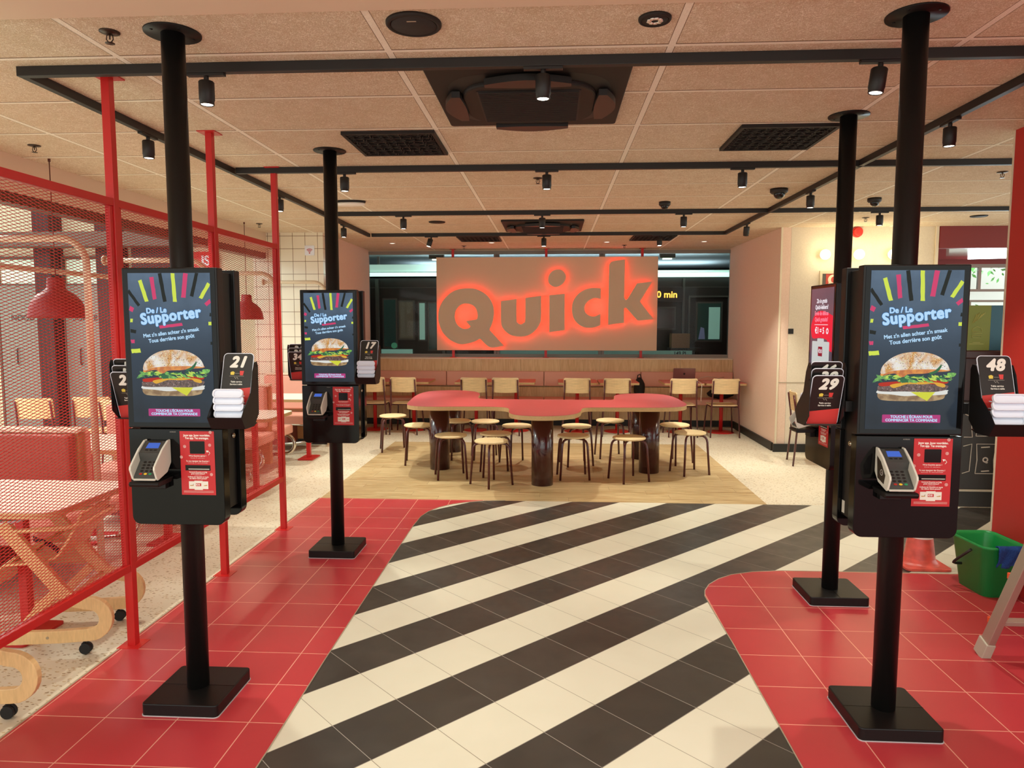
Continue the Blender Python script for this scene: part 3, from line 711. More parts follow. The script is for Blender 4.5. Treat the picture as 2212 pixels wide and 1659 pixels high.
def build_advert2(parent, loc):
    s = MB().box((-SW/2,-.001,-SH/2),(SW/2,.0,SH/2)).build('screen', SCR_BG2, parent, loc=loc)
    b = MB()
    for t, z, mi in (('Zin in gratis',.225,0),('Quick-lekkers?',.190,0),('Envie de délices',.155,3),('Quick gratuits?',.120,3)): fat(b, t, .034, .0010, FR(0, -.0024, z, 0, .95), mi)
    fat(b, '€1 = 5', .050, .0016, FR(-.02, -.0024, .055), 0)
    b.mesh(curve_mesh([arc(.095,.055,.017,0,350,18), arc(.095,.055,.009,0,350,14)]), FR(0,-.0024,0), 0)
    b.box((-.10,-.0026,.089),(.10,-.0022,.092), 0)
    b.mesh(curve_mesh([smooth_loop([(-.15,.04,0),(-.155,.09,0),(-.10,.15,0),(-.02,.17,0),(.08,.16,0),(.167,.14,1),(.167,-.06,1),(.05,-.04,0),(.10,0,0),(0,.015,0),(-.12,.01,0)], 5)]), FR(0,-.0014,0), 1)
    b.mesh(curve_mesh([[(-.167,-.17),(-.05,-.185),(.167,-.21),(.167,-.285),(-.167,-.285)]]), FR(0,-.0014,0), 1)
    b.mesh(curve_mesh([rrect(-.13,-.135,.13,-.005,.008)]), FR(0,-.0018,0), 2); b.mesh(curve_mesh([rrect(-.05,-.155,.05,.012,.008)]), FR(0,-.0019,0), 2)
    b.mesh(curve_mesh([rrect(-.032,-.09,.032,-.035,.004)]), FR(0,-.0024,0), 4); b.mesh(text_mesh('€10', .030, .001), FR(0,-.0028,-.062), 0)
    b.build('advert_lettering', [SCR_W, SCR_R, em('screen_pale_grey','#c3c9c6'), em('screen_pink_text','#ff8aa0'), SCR_RD], s)
    return s
KR = mat('sticker_red', '#b3161c', .45, emit=.06, emit_col='#b3161c'); KW = mat('sticker_white_ink', '#f0e6dc', .5)
KR = mat('sticker_red_vinyl', '#bd1b20', .45)
def build_terminal(parent, loc):
    TD = mat('terminal_dark_grey', '#3f403d', .45); W_ = mat('terminal_pale_cheek', '#d8d3c4', .35)
    side = [(0,.148),(-.018,.146),(-.06,.118),(-.10,.08),(-.122,.058),(-.124,.046),(-.108,.008),(-.10,.0),(-.03,.02),(0,.055)]
    t = MB().prism(side, -.052, -.044, 'x').prism(side, .044, .052, 'x').prism([(-.108,.0),(-.112,.006),(-.02,.03),(-.02,.02)], -.044, .044, 'x').build('payment_terminal', W_, parent, loc=loc, bevel=.0025)
    MB().prism([(0,.142),(-.016,.142),(-.066,.102),(-.058,.072),(-.108,.014),(-.10,.006),(0,.05)], -.0435, .0435, 'x').build('terminal_body', TD, t)
    d = Vector((0,-.05,-.040)).normalized(); nrm = Vector((0, d.z, -d.y)); nrm = nrm if nrm.z > 0 else -nrm
    def onp(p0, nrm, dd, u, v, h): return tuple(Vector(p0)+Vector((1,0,0))*u+dd*v+nrm*h)
    b = MB(); p0 = (0,-.016,.142); q = [(-.024,.010),(.024,.010),(.026,.038),(-.026,.038)]
    b.add([onp(p0,nrm,d,u,v,.0006) for u,v in q], [(0,1,2,3)]); b.build('terminal_display', em('terminal_display_blue','#4c6fd0',.9), t)
    b = MB(); b.add([onp(p0,nrm,d,u,v,.0006) for u,v in [(-.026,.002),(.026,.002),(.026,.006),(-.026,.006)]], [(0,1,2,3)])
    for u in (-.018,0,.018): b.add([onp(p0,nrm,d,u+s*.006,v,.0009) for s,v in ((-1,.045),(1,.045),(1,.050),(-1,.050))], [(0,1,2,3)])
    b.build('function_keys', mat('terminal_key_black','#0e0e0e',.4), t)
    d2 = Vector((0,-.05,-.058)).normalized(); n2 = Vector((0, d2.z, -d2.y)); n2 = n2 if n2.z > 0 else -n2
    b = MB(); p1 = (0,-.058,.072)
    for j in range(5):
        for i in range(3):
            mi = 0 if j < 4 else (1,2,3)[i]; u = (i-1)*.019; v = .009+j*.0132
            b.add([onp(p1,n2,d2,u+.0068*cos(a),v+.0042*sin(a),.0016) for a in [2*pi*k/10 for k in range(10)]], [tuple(range(10))], mi)
    b.build('keypad', [MATS['terminal_key_black'], mat('key_red','#a8231c',.4), mat('key_yellow','#e6bb2e',.4), mat('key_green','#1f8f5a',.4)], t)
    b = MB(); b.prism([(-.02,-.002),(-.112,-.004),(-.118,-.012),(-.112,-.024),(-.02,-.022),(.0,-.002)], -.06, .06, 'x'); b.box((-.04,-.03,-.05),(.04,.0,0)); b.build('terminal_bracket', BLACK, t, bevel=.003)
    # contactless reader on the left cheek
    b = MB(); b.prism([(-.02,.118),(-.052,.100),(-.090,.056),(-.080,.022),(-.03,.036)], -.0535, -.0525, 'x'); b.build('contactless_pad', mat('contactless_dark','#3d3328',.3), t)
    b = MB(); b.mesh(curve_mesh([arc(0,0,.011,0,350,20), arc(0,0,.0095,0,350,20)]), Matrix.Translation((-.0537,-.062,.062)) @ Matrix.Rotation(-pi/2,4,'Z') @ Matrix.Rotation(pi/2,4,'X'))
    for k in range(3): b.mesh(curve_mesh([arc(-.004,0,.004+.0025*k,-35,35,6)+arc(-.004,0,.0032+.0025*k,35,-35,6)]), Matrix.Translation((-.0537,-.062,.062)) @ Matrix.Rotation(-pi/2,4,'Z') @ Matrix.Rotation(pi/2,4,'X'))
    b.build('contactless_symbol', KW, t)
    return t
def build_sticker(parent, loc):
    # loc = centre; 0.142 wide, 0.261 high
    s = MB().box((-.071,-.0008,-.1305),(.071,0,.1305)).build('loyalty_sticker', KR, parent, loc=loc)
    def zz(v): return .1305-v*.261
    b = MB()
    def T(t, v, size, bold=.0, x=0, sx=1.0):
        if bold: fat(b, t, size, bold*.8, FR(x, -.0014, zz(v), 0, sx), 0, 4)
        else: b.mesh(text_mesh(t, size), FR(x, -.0014, zz(v), 0, sx))
    T('Jouw app. Jouw voordelen.', .065, .0118, .0006, 0, .86); T('Ton app. Tes avantages.', .108, .0118, .0006, 0, .86)
    T('Wil je Q-points sparen ?', .385, .0072, .0003); T('Scan je app - OF - steek je kaart in', .417, .0042)
    T('Tu veux épargner des Q-points ?', .467, .0072, .0003); T('Scanne ton app - OU - insère ta carte de fidélité', .495, .0042)
    T('Verzamel Q-points en krijg', .640, .0068, .0003); T('gratis Quick-lekkers*', .666, .0068, .0003); b.box((-.015,-.0016,zz(.694)),(.015,-.0012,zz(.692)))
    T('Collecte tes Q-points et reçois', .715, .0068, .0003); T('des délices Quick gratuits*', .741, .0068, .0003)
    for v in (.935,.947,.960): b.box((-.062,-.0016,zz(v+.002)),(.062,-.0012,zz(v)))
    for x, v in ((-.052,.24),(.052,.215),(.055,.675),(.056,.015),(-.067,.405)):
        b.mesh(curve_mesh([arc(x,zz(v),.0058,0,350,16), arc(x,zz(v),.0048,0,350,16)]), FR(0,-.0014,0)); T('Q', v, .0068, .0003, x)
    b.tube([(.046,-.0016,zz(.37)),(.052,-.0016,zz(.345)),(.050,-.0016,zz(.325)),(.042,-.0016,zz(.31))], .0012, n=6); b.mesh(curve_mesh([[(.036,zz(.30)),(.048,zz(.302)),(.040,zz(.335))]]), FR(0,-.0016,0))
    b.box((-.04,-.0012,zz(.905)),(.04,-.0009,zz(.785)), 1); b.box((-.017,-.0014,zz(.92)),(.017,-.0009,zz(.775)), 1)
    b.build('sticker_lettering', [KW, mat('coupon_white','#e3ded0',.5)], s)
    b = MB(); b.box((-.011,-.0019,zz(.86)),(.011,-.0015,zz(.815)), 0); b.mesh(text_mesh('€10', .0095, .0004), FR(-.002,-.0022,zz(.838)), 1)
    b.prism([(-.036,zz(.845)),(-.020,zz(.845)),(-.021,zz(.855)),(-.034,zz(.858))], -.0016, -.0013, 'y', 2); b.prism([(-.022,zz(.845)),(-.020,zz(.82)),(-.024,zz(.842))], -.0016, -.0013, 'y', 3); b.prism([(.020,zz(.85)),(.036,zz(.838)),(.036,zz(.852)),(.024,zz(.857))], -.0016, -.0013, 'y', 2)
    b.build('coupon_picture', [KR, KW, mat('coupon_gold','#b8862e',.5), mat('coupon_dark','#402a1c',.5)], s)
    b = MB(); b.prism(rrect(-.031,zz(.352),.031,zz(.155),.003), -.0012, -.0009, 'y'); b.box((-.052,-.0012,zz(.615)),(.052,-.0009,zz(.53))); b.build('scanner_window', BLACKP, s)
    b = MB(); b.box((-.038,-.004,zz(.597)),(.048,-.0013,zz(.585))); b.build('receipt_slot', mat('slot_paper','#c9c4b8',.5), s)
    return s
def holder_parts(parent, rear=False, rx=-.02):
    """bent-metal rack for the number stands, on the kiosk's right as you face it"""
    sgn = -1 if rear else 1; dy = .14 if rear else 0; dx = rx if rear else 0
    prof = [(-.262,1.252),(-.232,1.206),(-.150,1.206),(-.103,1.25),(-.098,1.44),(-.108,1.458),(-.128,1.456),(-.150,1.42),(-.172,1.34),(-.235,1.285)]
    def Q(p): return (p[0]+dy, p[1])
    b = MB()
    for x in (.213, .345): b.prism([Q(p) for p in prof], x+dx, x+dx+.0025, 'x')
    b.prism([Q(p) for p in ((-.262,1.252),(-.232,1.206),(-.150,1.206),(-.118,1.214),(-.119,1.217),(-.151,1.209),(-.231,1.209),(-.260,1.253))], .2155+dx, .345+dx, 'x')
    b.box((.186,-.100+dy-(.03 if rear else 0),1.27),(.213+dx,-.09+dy,1.31))
    for z in (1.44,1.39): b.cyl((.3475+dx,-.112+dy,z),(.3495+dx,-.112+dy,z),.003,n=8)
    o = b.build('stand_rack', BLACK, parent, rot=(0,0,pi if rear else 0)); return o
LOCKM = CHROME
def make_kiosk(name_label, loc, rz, advert2=False, rack=True, src=None, rx=-.02):
    t = tag(empty('ordering_kiosk', loc, rz), name_label, 'self-order kiosk', 'black self-order kiosks')
    MB().prism(rrect(-.16,-.165,.16,.165,.018), .002, .055).build('base_plate', BLACK, t, bevel=.004)
    MB().box((-.1585,-.0008,.0551),(.1585,.0008,.0557)).build('base_seam', BLACKP, t)
    MB().prism(rrect(-.163,-.168,.163,.168,.02), .0033, .0065).build('base_sealant', mat('grey_sealant','#b9b3b5',.5), t)
    MB().cyl((0,0,.05),(0,0,H-.006),.045,n=40).build('pole', BLACK, t)
    b = MB(); b.lathe([(0,H-.0063),(.107,H-.0063),(.108,H-.001),(0,H-.001)], 48)
    for k in range(4): a = pi/4+k*pi/2; b.lathe([(0,H-.0085),(.005,H-.0085),(.006,H-.0064),(0,H-.0064)], 10, c=(.08*cos(a),.08*sin(a),0))
    b.build('ceiling_flange', BLACK, t)
    w = .194
    if src is None:
        for k, sg in enumerate((0, pi)):
            MB().box((-w,-.103,1.188),(w,-.052,1.828)).build('monitor_housing', BLACK, t, rot=(0,0,sg), bevel=.004)
            bb = MB(); bb.prism([(-w,1.184),(w,1.184)]+arc(w-.035,.825,.035,0,-90,6)+arc(-w+.035,.825,.035,-90,-180,6), -.103, -.052, 'y'); bb.build('lower_cabinet', BLACKP, t, rot=(0,0,sg), bevel=.002)
        MB().box((-.178,-.0515,.84),(.178,.0515,1.815)).build('service_spine', BLACK, t, bevel=.003)
        MB().cyl((.178,.02,1.14),(.186,.02,1.14),.010,n=16).cyl((.186,.02,1.14),(.189,.02,1.14),.006,n=12).build('lock', CHROME, t)
        MB().cyl((-.178,-.02,1.14),(-.186,-.02,1.14),.010,n=16).cyl((-.186,-.02,1.14),(-.189,-.02,1.14),.006,n=12).build('lock', CHROME, t)
        MB().box((-.179,.02,.85),(-.1782,.045,.90)).build('rating_label', mat('rating_label','#c9c4b6',.5), t)
        MB().box((-.186,-.1045,1.196),(.186,-.1032,1.820)).build('screen_glass_border', BLACKP, t)
        (build_advert2 if advert2 else build_advert)(t, (0,-.105,1.509))
        MB().box((-.1675,.1032,1.211),(.1675,.1042,1.807)).build('rear_screen', BLACKP, t)
        build_terminal(t, (-.072,-.105,.995)); build_sticker(t, (.089,-.1035,1.0455))
        MB().mesh(text_mesh('ACRELEC', .0062, .0001), FR(-.01,-.1036,1.172)).build('maker_lettering', mat('dim_ink','#8a857c',.5), t)
    else:
        for ch in src.children:
            if ch.name.split('.')[0] not in ('base_plate','base_seam','base_sealant','pole','ceiling_flange','stand_rack'): copy_tree(ch, t)
    if rack: holder_parts(t); holder_parts(t, True, rx)
    return t
K1 = make_kiosk('self-order kiosk at left front with burger advert, beside card number 21', (-1.517,2.855,0), 0, rx=-.045)
K2 = make_kiosk('smaller looking self-order kiosk at left rear, beside card number 17', (-1.502,4.81,0), 0, src=K1, rx=-.035)
K4 = make_kiosk('self-order kiosk at right front with burger advert, beside card number 48', (1.352,2.845,0), 0, src=K1, rx=.005)
K3 = make_kiosk('self-order kiosk at right rear turned sideways, showing a red and white advert', (1.64,4.165,0), -pi/2, advert2=True, rack=False)
# ---------------------------------------------------------------- number stands in the racks
CBLK = mat('card_black', '#171513', .35)
def stand(num, back=False):
    """number card on a white foot; origin at the foot of the card"""
    t = empty('number_stand'); tilt = R(-17)
    M = Matrix.Rotation(tilt, 4, 'X')
    z0 = 0 if num else .04; sh = rrect(-.061,z0,.061,.21,.016)
    b = MB(); b.prism(sh, -.0015, .0015, 'y', 0, M); c = b.build('card', [WHITEP], t)
    b = MB(); inn = rrect(-.0585,z0+.0025,.0585,.2075,.014)
    b.prism(inn, -.0022, -.0016, 'y', 0, M); b.prism(inn, .0016, .0022, 'y', 0, M)
    f = b.build('card_face', [CBLK], c)
    b = MB()
    def art(Mx):
        fat(b, num, .060, .0034, Mx @ FR(0,-.0028,.172), 1, 10, .28, sp=1.12)
        b.mesh(curve_mesh([[(-.0580,.003),(.0580,.003),(.0580,.072),(-.0580,.058)]]), Mx @ FR(0,-.0026,0), 2)
        fat(b, 'Table service', .0085, .0003, Mx @ FR(0,-.0028,.094), 1, 4); fat(b, 'Service à table', .0085, .0003, Mx @ FR(0,-.0028,.084), 1, 4)
        b.mesh(curve_mesh([[(-.026,.122),(-.012,.122),(-.010,.132),(-.016,.136),(-.022,.135),(-.027,.132)]]), Mx @ FR(0,-.0028,0), 3)
        b.mesh(curve_mesh([[(.012,.120),(.024,.120),(.027,.138),(.010,.138)]]), Mx @ FR(0,-.0028,0), 2)
        b.mesh(curve_mesh([[(-.030,.116),(.028,.116),(.028,.1172),(-.030,.1172)]]), Mx @ FR(0,-.0028,0), 4); b.mesh(curve_mesh([[(-.008,.127),(.010,.127),(.010,.1282),(-.008,.1282)]]), Mx @ FR(0,-.0028,0), 4)
        b.mesh(curve_mesh([[(-.010,.113),(-.004,.106),(0,.112),(.006,.104),(.007,.105),(.001,.114),(-.004,.108),(-.009,.1145)]]), Mx @ FR(0,-.0028,0), 4)
    if num:
        art(M @ Matrix.Rotation(pi, 4, 'Z') if back else M)
        b.build('card_print', [CBLK, mat('card_white','#e6e2d6',.5), mat('card_red','#cf3a36',.5), mat('card_yellow','#d9c04a',.5), mat('card_line','#9c968a',.5)], c)
    # white foot
    Mf = Matrix.Translation((0,-.050,.052)) @ Matrix.Rotation(R(-22), 4, 'X')
    b = MB(); fr = rrect(-.059,-.017,.059,.017,.014); fi = rrect(-.053,-.0135,.053,.0120,.010); n = len(fr)
    vs = [(p[0],-.006,p[1]) for p in fr]+[(p[0],-.006,p[1]) for p in fi]+[(p[0],.001,p[1]) for p in fi]+[(p[0],.005,p[1]) for p in fr]
    fs = []
    for k in range(n):
        j = (k+1)%n; fs += [(k,j,n+j,n+k),(n+k,n+j,2*n+j,2*n+k),(3*n+k,3*n+j,j,k)]
    fs += [tuple(range(2*n,3*n)), tuple(range(3*n,4*n))]
    b.add(vs, fs, 0, False, Mf); b.box((-.045,-.050,.036),(.045,-.004,.040)); b.build('foot', WHITEP, t, bevel=.001)
    return t
_blank = None
ORD = ['top', 'second', 'third', 'fourth', 'bottom']
def fill_rack(K, num, which, rz=0.0):
    global _blank
    ox, oy = K.location.x, K.location.y
    for k in range(5):
        if k == 0: s_ = stand(num)
        elif _blank is None: _blank = s_ = stand('')
        else: s_ = copy_tree(_blank)
        s_.location = (ox+.281, oy-.176+.0055*k-.004*k, 1.290-.0262*k)
        tag(s_, f'black number card {num} on a white foot, top of its stack, {which}' if k == 0 else f'white stand foot, {ORD[k]} in the stack under number card {num}', 'number stand', 'number stands in the kiosk racks')
fill_rack(K1, '21', 'left front kiosk'); fill_rack(K2, '17', 'left rear kiosk'); fill_rack(K4, '48', 'right front kiosk')
def fill_rear(K, nums, which):
    ox, oy = K.location.x, K.location.y
    for k, nm in enumerate(nums):
        s_ = stand(nm, True); s_.location = (ox-(.286 if K is K4 else .236 if K is K1 else .246), oy+.036-.012*k, 1.262-.0262*k); s_.rotation_euler = (0,0,pi)
        tag(s_, f'number card seen from behind, {("highest", "middle", "lowest")[k]} left of the {which}' if nm != '29' else 'black card with number 29, left of the right front kiosk', 'number stand', 'number stands in the kiosk racks')
fill_rear(K4, ['46','38','29'], 'right front kiosk'); fill_rear(K1, ['12','19','25'], 'left front kiosk'); fill_rear(K2, ['31','33','34'], 'left rear kiosk')
# ================================================================ glowing sign
QL = {'Q': [[(-1.319,2.142,0),(-1.217,2.131,0),(-1.116,2.091,0),(-1.024,2.025,0),(-.964,1.945,0),(-.928,1.854,0),(-.918,1.754,0),(-.929,1.663,0),(-.949,1.582,0),(-.99,1.491,1),(-.761,1.238,1),(-.914,1.207,0),(-.986,1.212,0),(-1.037,1.242,0),(-1.144,1.344,1),(-1.22,1.303,0),(-1.323,1.272,0),(-1.446,1.256,0),(-1.549,1.287,0),(-1.641,1.343,0),(-1.732,1.439,0),(-1.783,1.551,0),(-1.807,1.673,0),(-1.796,1.794,0),(-1.754,1.905,0),(-1.687,1.996,0),(-1.594,2.077,0),(-1.472,2.127,0)],
 [(-1.361,1.897,0),(-1.279,1.88,0),(-1.218,1.834,0),(-1.188,1.764,0),(-1.183,1.693,0),(-1.197,1.655,1),(-1.372,1.627,1),(-1.296,1.541,1),(-1.332,1.513,0),(-1.393,1.506,0),(-1.455,1.531,0),(-1.506,1.582,0),(-1.534,1.653,0),(-1.537,1.723,0),(-1.52,1.794,0),(-1.473,1.855,0),(-1.422,1.887,0)]],
 'u': [[(-.812,1.94,1),(-.564,1.973,1),(-.563,1.653,0),(-.548,1.607,0),(-.502,1.577,0),(-.457,1.602,0),(-.432,1.648,0),(-.427,1.989,1),(-.18,2.022,1),(-.179,1.673,0),(-.204,1.572,0),(-.264,1.482,0),(-.355,1.411,0),(-.456,1.38,0),(-.568,1.38,0),(-.67,1.41,0),(-.751,1.471,0),(-.797,1.542,0),(-.812,1.622,0)]],
 'i': [[(-.075,2.263,0),(-.065,2.333,0),(-.026,2.388,0),(.034,2.422,0),(.104,2.427,0),(.165,2.397,0),(.205,2.332,0),(.2,2.273,0),(.166,2.213,0),(.106,2.168,0),(.036,2.152,0),(-.029,2.179,0),(-.065,2.219,0)],[(-.056,2.029,1),(.189,2.053,1),(.191,1.482,1),(-.053,1.45,1)]],
 'c': [[(.746,2.134,1),(.748,1.965,1),(.678,1.981,0),(.608,1.968,0),(.544,1.923,0),(.504,1.863,0),(.502,1.793,0),(.53,1.743,0),(.591,1.708,0),(.661,1.703,0),(.745,1.743,1),(.747,1.563,1),(.663,1.528,0),(.563,1.518,0),(.472,1.533,0),(.381,1.593,0),(.32,1.683,0),(.297,1.793,0),(.306,1.903,0),(.348,1.993,0),(.417,2.068,0),(.517,2.123,0),(.626,2.142,0)]],
 'k': [[(.867,2.429,0),(.876,2.503,0),(.93,2.552,0),(1.113,2.576,1),(1.111,1.992,1),(1.136,1.957,0),(1.161,1.977,1),(1.301,2.21,1),(1.538,2.237,1),(1.355,1.929,1),(1.568,1.655,1),(1.35,1.633,0),(1.295,1.658,0),(1.153,1.813,1),(1.133,1.828,0),(1.113,1.818,1),(1.112,1.598,1),(.862,1.565,1)]]}
t = tag(empty('illuminated_sign', (0,11.29,0)), 'large beige sign board with glowing red backlit script letters in front of the window', 'sign')
BRD = mat('sign_board_beige', '#dcc4a8', .7); LETM = mat('letter_beige', '#d9c2a6', .6); LETE = mat('letter_red_edge', '#c2402a', .5)
LED = mat('red_led_backing', '#300400', .5, emit=6.0, emit_col=(1.0,.03,.010))
MB().box((-1.844,-.02,1.162),(1.635,.015,2.628)).build('sign_board', BRD, t, bevel=.003)
for x in (-1.585,-.106,1.394): MB().box((x-.02,.016,1.052),(x+.02,.045,H-.004)).box((x-.05,.0,1.0465),(x+.05,.06,1.0515)).box((x-.05,.0,H-.0045),(x+.05,.06,H-.0005)).build('post', REDM, t)
for nm, loops in QL.items():
    LL = [smooth_loop(l, 4) for l in loops]
    b = MB(); b.mesh(curve_mesh(LL, .010), Matrix.Translation((0,-.110,0)) @ Matrix.Rotation(pi/2,4,'X'))
    o = b.build('letter', [LETM], t)
    b = MB(); b.mesh(curve_mesh(LL, .0015), Matrix.Translation((0,-.0975,0)) @ Matrix.Rotation(pi/2,4,'X')); b.build('led_backing', [LED], o)
    b = MB()
    for l in LL[:1]:
        c = Vector((sum(p[0] for p in l)/len(l), sum(p[1] for p in l)/len(l)))
    for (dx, dz) in {'Q':[(-1.65,1.7),(-1.05,1.7),(-1.36,1.36),(-1.36,2.0)],'u':[(-.68,1.8),(-.3,1.8),(-.5,1.48)],'i':[(.065,2.29),(.065,1.95),(.065,1.55)],'c':[(.4,1.82),(.62,2.06),(.62,1.61)],'k':[(.98,2.4),(.98,1.7),(1.33,2.1),(1.4,1.72)]}[nm]:
        b.cyl((dx,-.0955,dz),(dx,-.021,dz),.006,n=8)
    b.build('spacer', ALU, o)
# ================================================================ banquette, wood panelling, ledge
WPAN = NT('oak_wall_panel', .5)
_g = WPAN.line(WPAN.x, .12, .62, .0012); _n = WPAN.noise(WPAN.vec(WPAN.M('MULTIPLY', WPAN.x, 22), WPAN.y, WPAN.M('MULTIPLY', WPAN.z, 2.2)), 1.4, 6, 1.2)
_h = WPAN.hashv(WPAN.vec(WPAN.cell(WPAN.x, .12, .31), 1, 1))
WPAN = WPAN.col(WPAN.mix(_g, WPAN.mix(WPAN.rng(_n, .3, .7), WPAN.mix(_h, '#cba878', '#d4b080'), '#e6ca9c'), '#6f5232'))
t = tag(empty('banquette', (0,0,0)), 'long salmon upholstered wall banquette with oak panelling under the window', 'banquette')
MB().box((-2.965,11.0,.10),(2.775,11.04,.36)).box((-2.965,11.04,0),(2.775,11.10,.60)).build('base_panel', WPAN, t)
MB().box((-2.965,11.02,0),(2.775,11.038,.098)).build('plinth', SKIRT, t)
MB().box((-2.965,11.101,.36),(2.775,11.16,1.03)).build('wall_panelling', WPAN, t)
MB().box((-2.965,11.09,1.031),(2.775,11.44,1.046)).build('ledge', mat('cream_ledge','#e6dcc6',.5), t, bevel=.003)
xs = [-2.965,-1.66,-.13,1.37,2.775]
for a, c in zip(xs, xs[1:]):
    MB().box((a+.004,11.035,.615),(c-.004,11.10,.845)).build('back_cushion', PINK, t, bevel=.014)
    MB().box((a+.004,10.72,.365),(c-.004,11.099,.452)).build('seat_cushion', PINK, t, bevel=.018)
for x in (-2.2,-.9,.6,2.1): MB().cyl((x,10.80,.001),(x,10.80,.364),.012,n=12).build('leg', MAROON, t)
# ================================================================ big cloud-shaped table and stools
TTOP = NT('red_table_laminate', .35)
_t = TTOP.M('LESS_THAN', TTOP.y, 7.43); _gr = TTOP.noise(TTOP.vec(TTOP.M('MULTIPLY', TTOP.x, 2), TTOP.M('MULTIPLY', TTOP.y, 28), 1), 3, 5, .8); _j = TTOP.line(TTOP.y, 7.43, 5, .0012)
TTOP = TTOP.col(TTOP.mix(_j, TTOP.mix(TTOP.M('MULTIPLY', TTOP.rng(_gr, .35, .65), .5), '#b8474b', '#c25b60'), '#8c3032'))
ol = [(-1.53,7.38),(-1.57,7.75),(-1.60,8.25),(-1.575,8.60),(-1.48,8.80),(-1.26,8.89),(-1.04,8.82),(-.915,8.65),(-.865,8.42),(-.85,8.08),(-.79,7.92),(-.63,7.885),(-.1,7.88),(.56,7.885),(.67,7.92),(.705,8.05),(.72,8.3),(.79,8.48),(.914,8.59),(1.09,8.64),(1.26,8.58),(1.36,8.42),(1.41,8.13),(1.42,7.65),(1.40,7.45),(1.32,7.30),(1.12,7.21),(.65,7.185),(.40,7.175),(.305,7.10),(.275,6.85),(.225,6.68),(.12,6.55),(-.06,6.48),(-.20,6.49),(-.34,6.56),(-.41,6.73),(-.425,6.98),(-.465,7.11),(-.60,7.175),(-.96,7.175),(-1.16,7.15),(-1.38,7.175),(-1.49,7.26)]
L = smooth_loop([(x,y,0) for x,y in ol], 4)
t = tag(empty('communal_table', (0,0,0)), 'large cloud shaped communal table with red top on thick maroon columns', 'table')
MB().prism(L, .708, .7485, 'z', 0).build('tabletop_edge', PLYEDGE, t)
b = MB(); b.prism(L, .7486, .7505, 'z', 0); b.build('tabletop', TTOP, t)
for x, y in ((-1.234,7.67),(-.095,6.97),(1.045,7.62),(-1.24,8.72),(1.05,8.40)):
    b = MB(); b.cyl((x,y,.001),(x,y,.7075),.108,n=48); b.build('column_leg', MAROONC, t)
def make_stool():
    t = empty('stool')
    MB().lathe([(0,.428),(.158,.428),(.166,.432),(.168,.440),(.164,.447),(.155,.450),(0,.4505)], 48).build('seat', PLY, t)
    for k in range(4):
        a = pi/4+k*pi/2; c, s_ = cos(a), sin(a)
        path = [(.03*c,.03*s_,.415)]+[(r_*c, r_*s_, z) for r_, z in [(.10,.415),(.135,.412),(.160,.400),(.176,.378),(.184,.345)]]+[(.212*c,.212*s_,.001)]
        MB().tube(path, .0115, n=10).build('leg', MAROON, t)
    b = MB(); b.prism(rrect(-.05,-.05,.05,.05,.01), .420, .4278)
    for k in range(4): a = pi/4+k*pi/2; b.cyl((.11*cos(a),.11*sin(a),.418),(.11*cos(a),.11*sin(a),.4279),.006,n=8)
    b.build('seat_plate', MAROON, t)
    return tag(t, 'x', 'stool')
_st = make_stool()
for i, (x, y, rz, lb) in enumerate([(-1.995,8.74,.3,'low round wooden stool standing alone off the far left end of the table'),(-1.52,7.96,.15,'round wooden stool at the left end of the table, half behind the front left column'),(-1.05,7.25,.25,'round wooden stool pulled to the front of the left table lobe'),
 (-.60,6.93,.75,'round wooden stool nearest the camera, left of the front column'),(-.593,7.40,.2,'round wooden stool just behind the nearest stool, left of the front column'),(-1.13,8.33,.6,'round wooden stool mostly hidden behind the front left column'),
 (-.79,8.31,.2,'shaded round stool behind the table, left of centre'),(-.40,7.99,.5,'round stool behind the table, just left of the front column'),(.277,8.0,.3,'round stool behind the table, just right of the front column'),(.221,7.30,.1,'round stool in front, immediately right of the front column'),
 (.694,8.48,.15,'round stool behind the dip between the centre and right table lobes'),(.785,7.21,.45,'round stool pulled to the front of the right table lobe'),(1.405,8.16,.7,'round stool at the right end, half behind the front right column'),(1.472,7.59,.35,'round stool standing off the right end of the table in full view')]):
    o = _st if i == 0 else copy_tree(_st); o.location = (x,y,0); o.rotation_euler = (0,0,rz); o['label'] = lb; o['group'] = 'round wooden stools around the communal table'
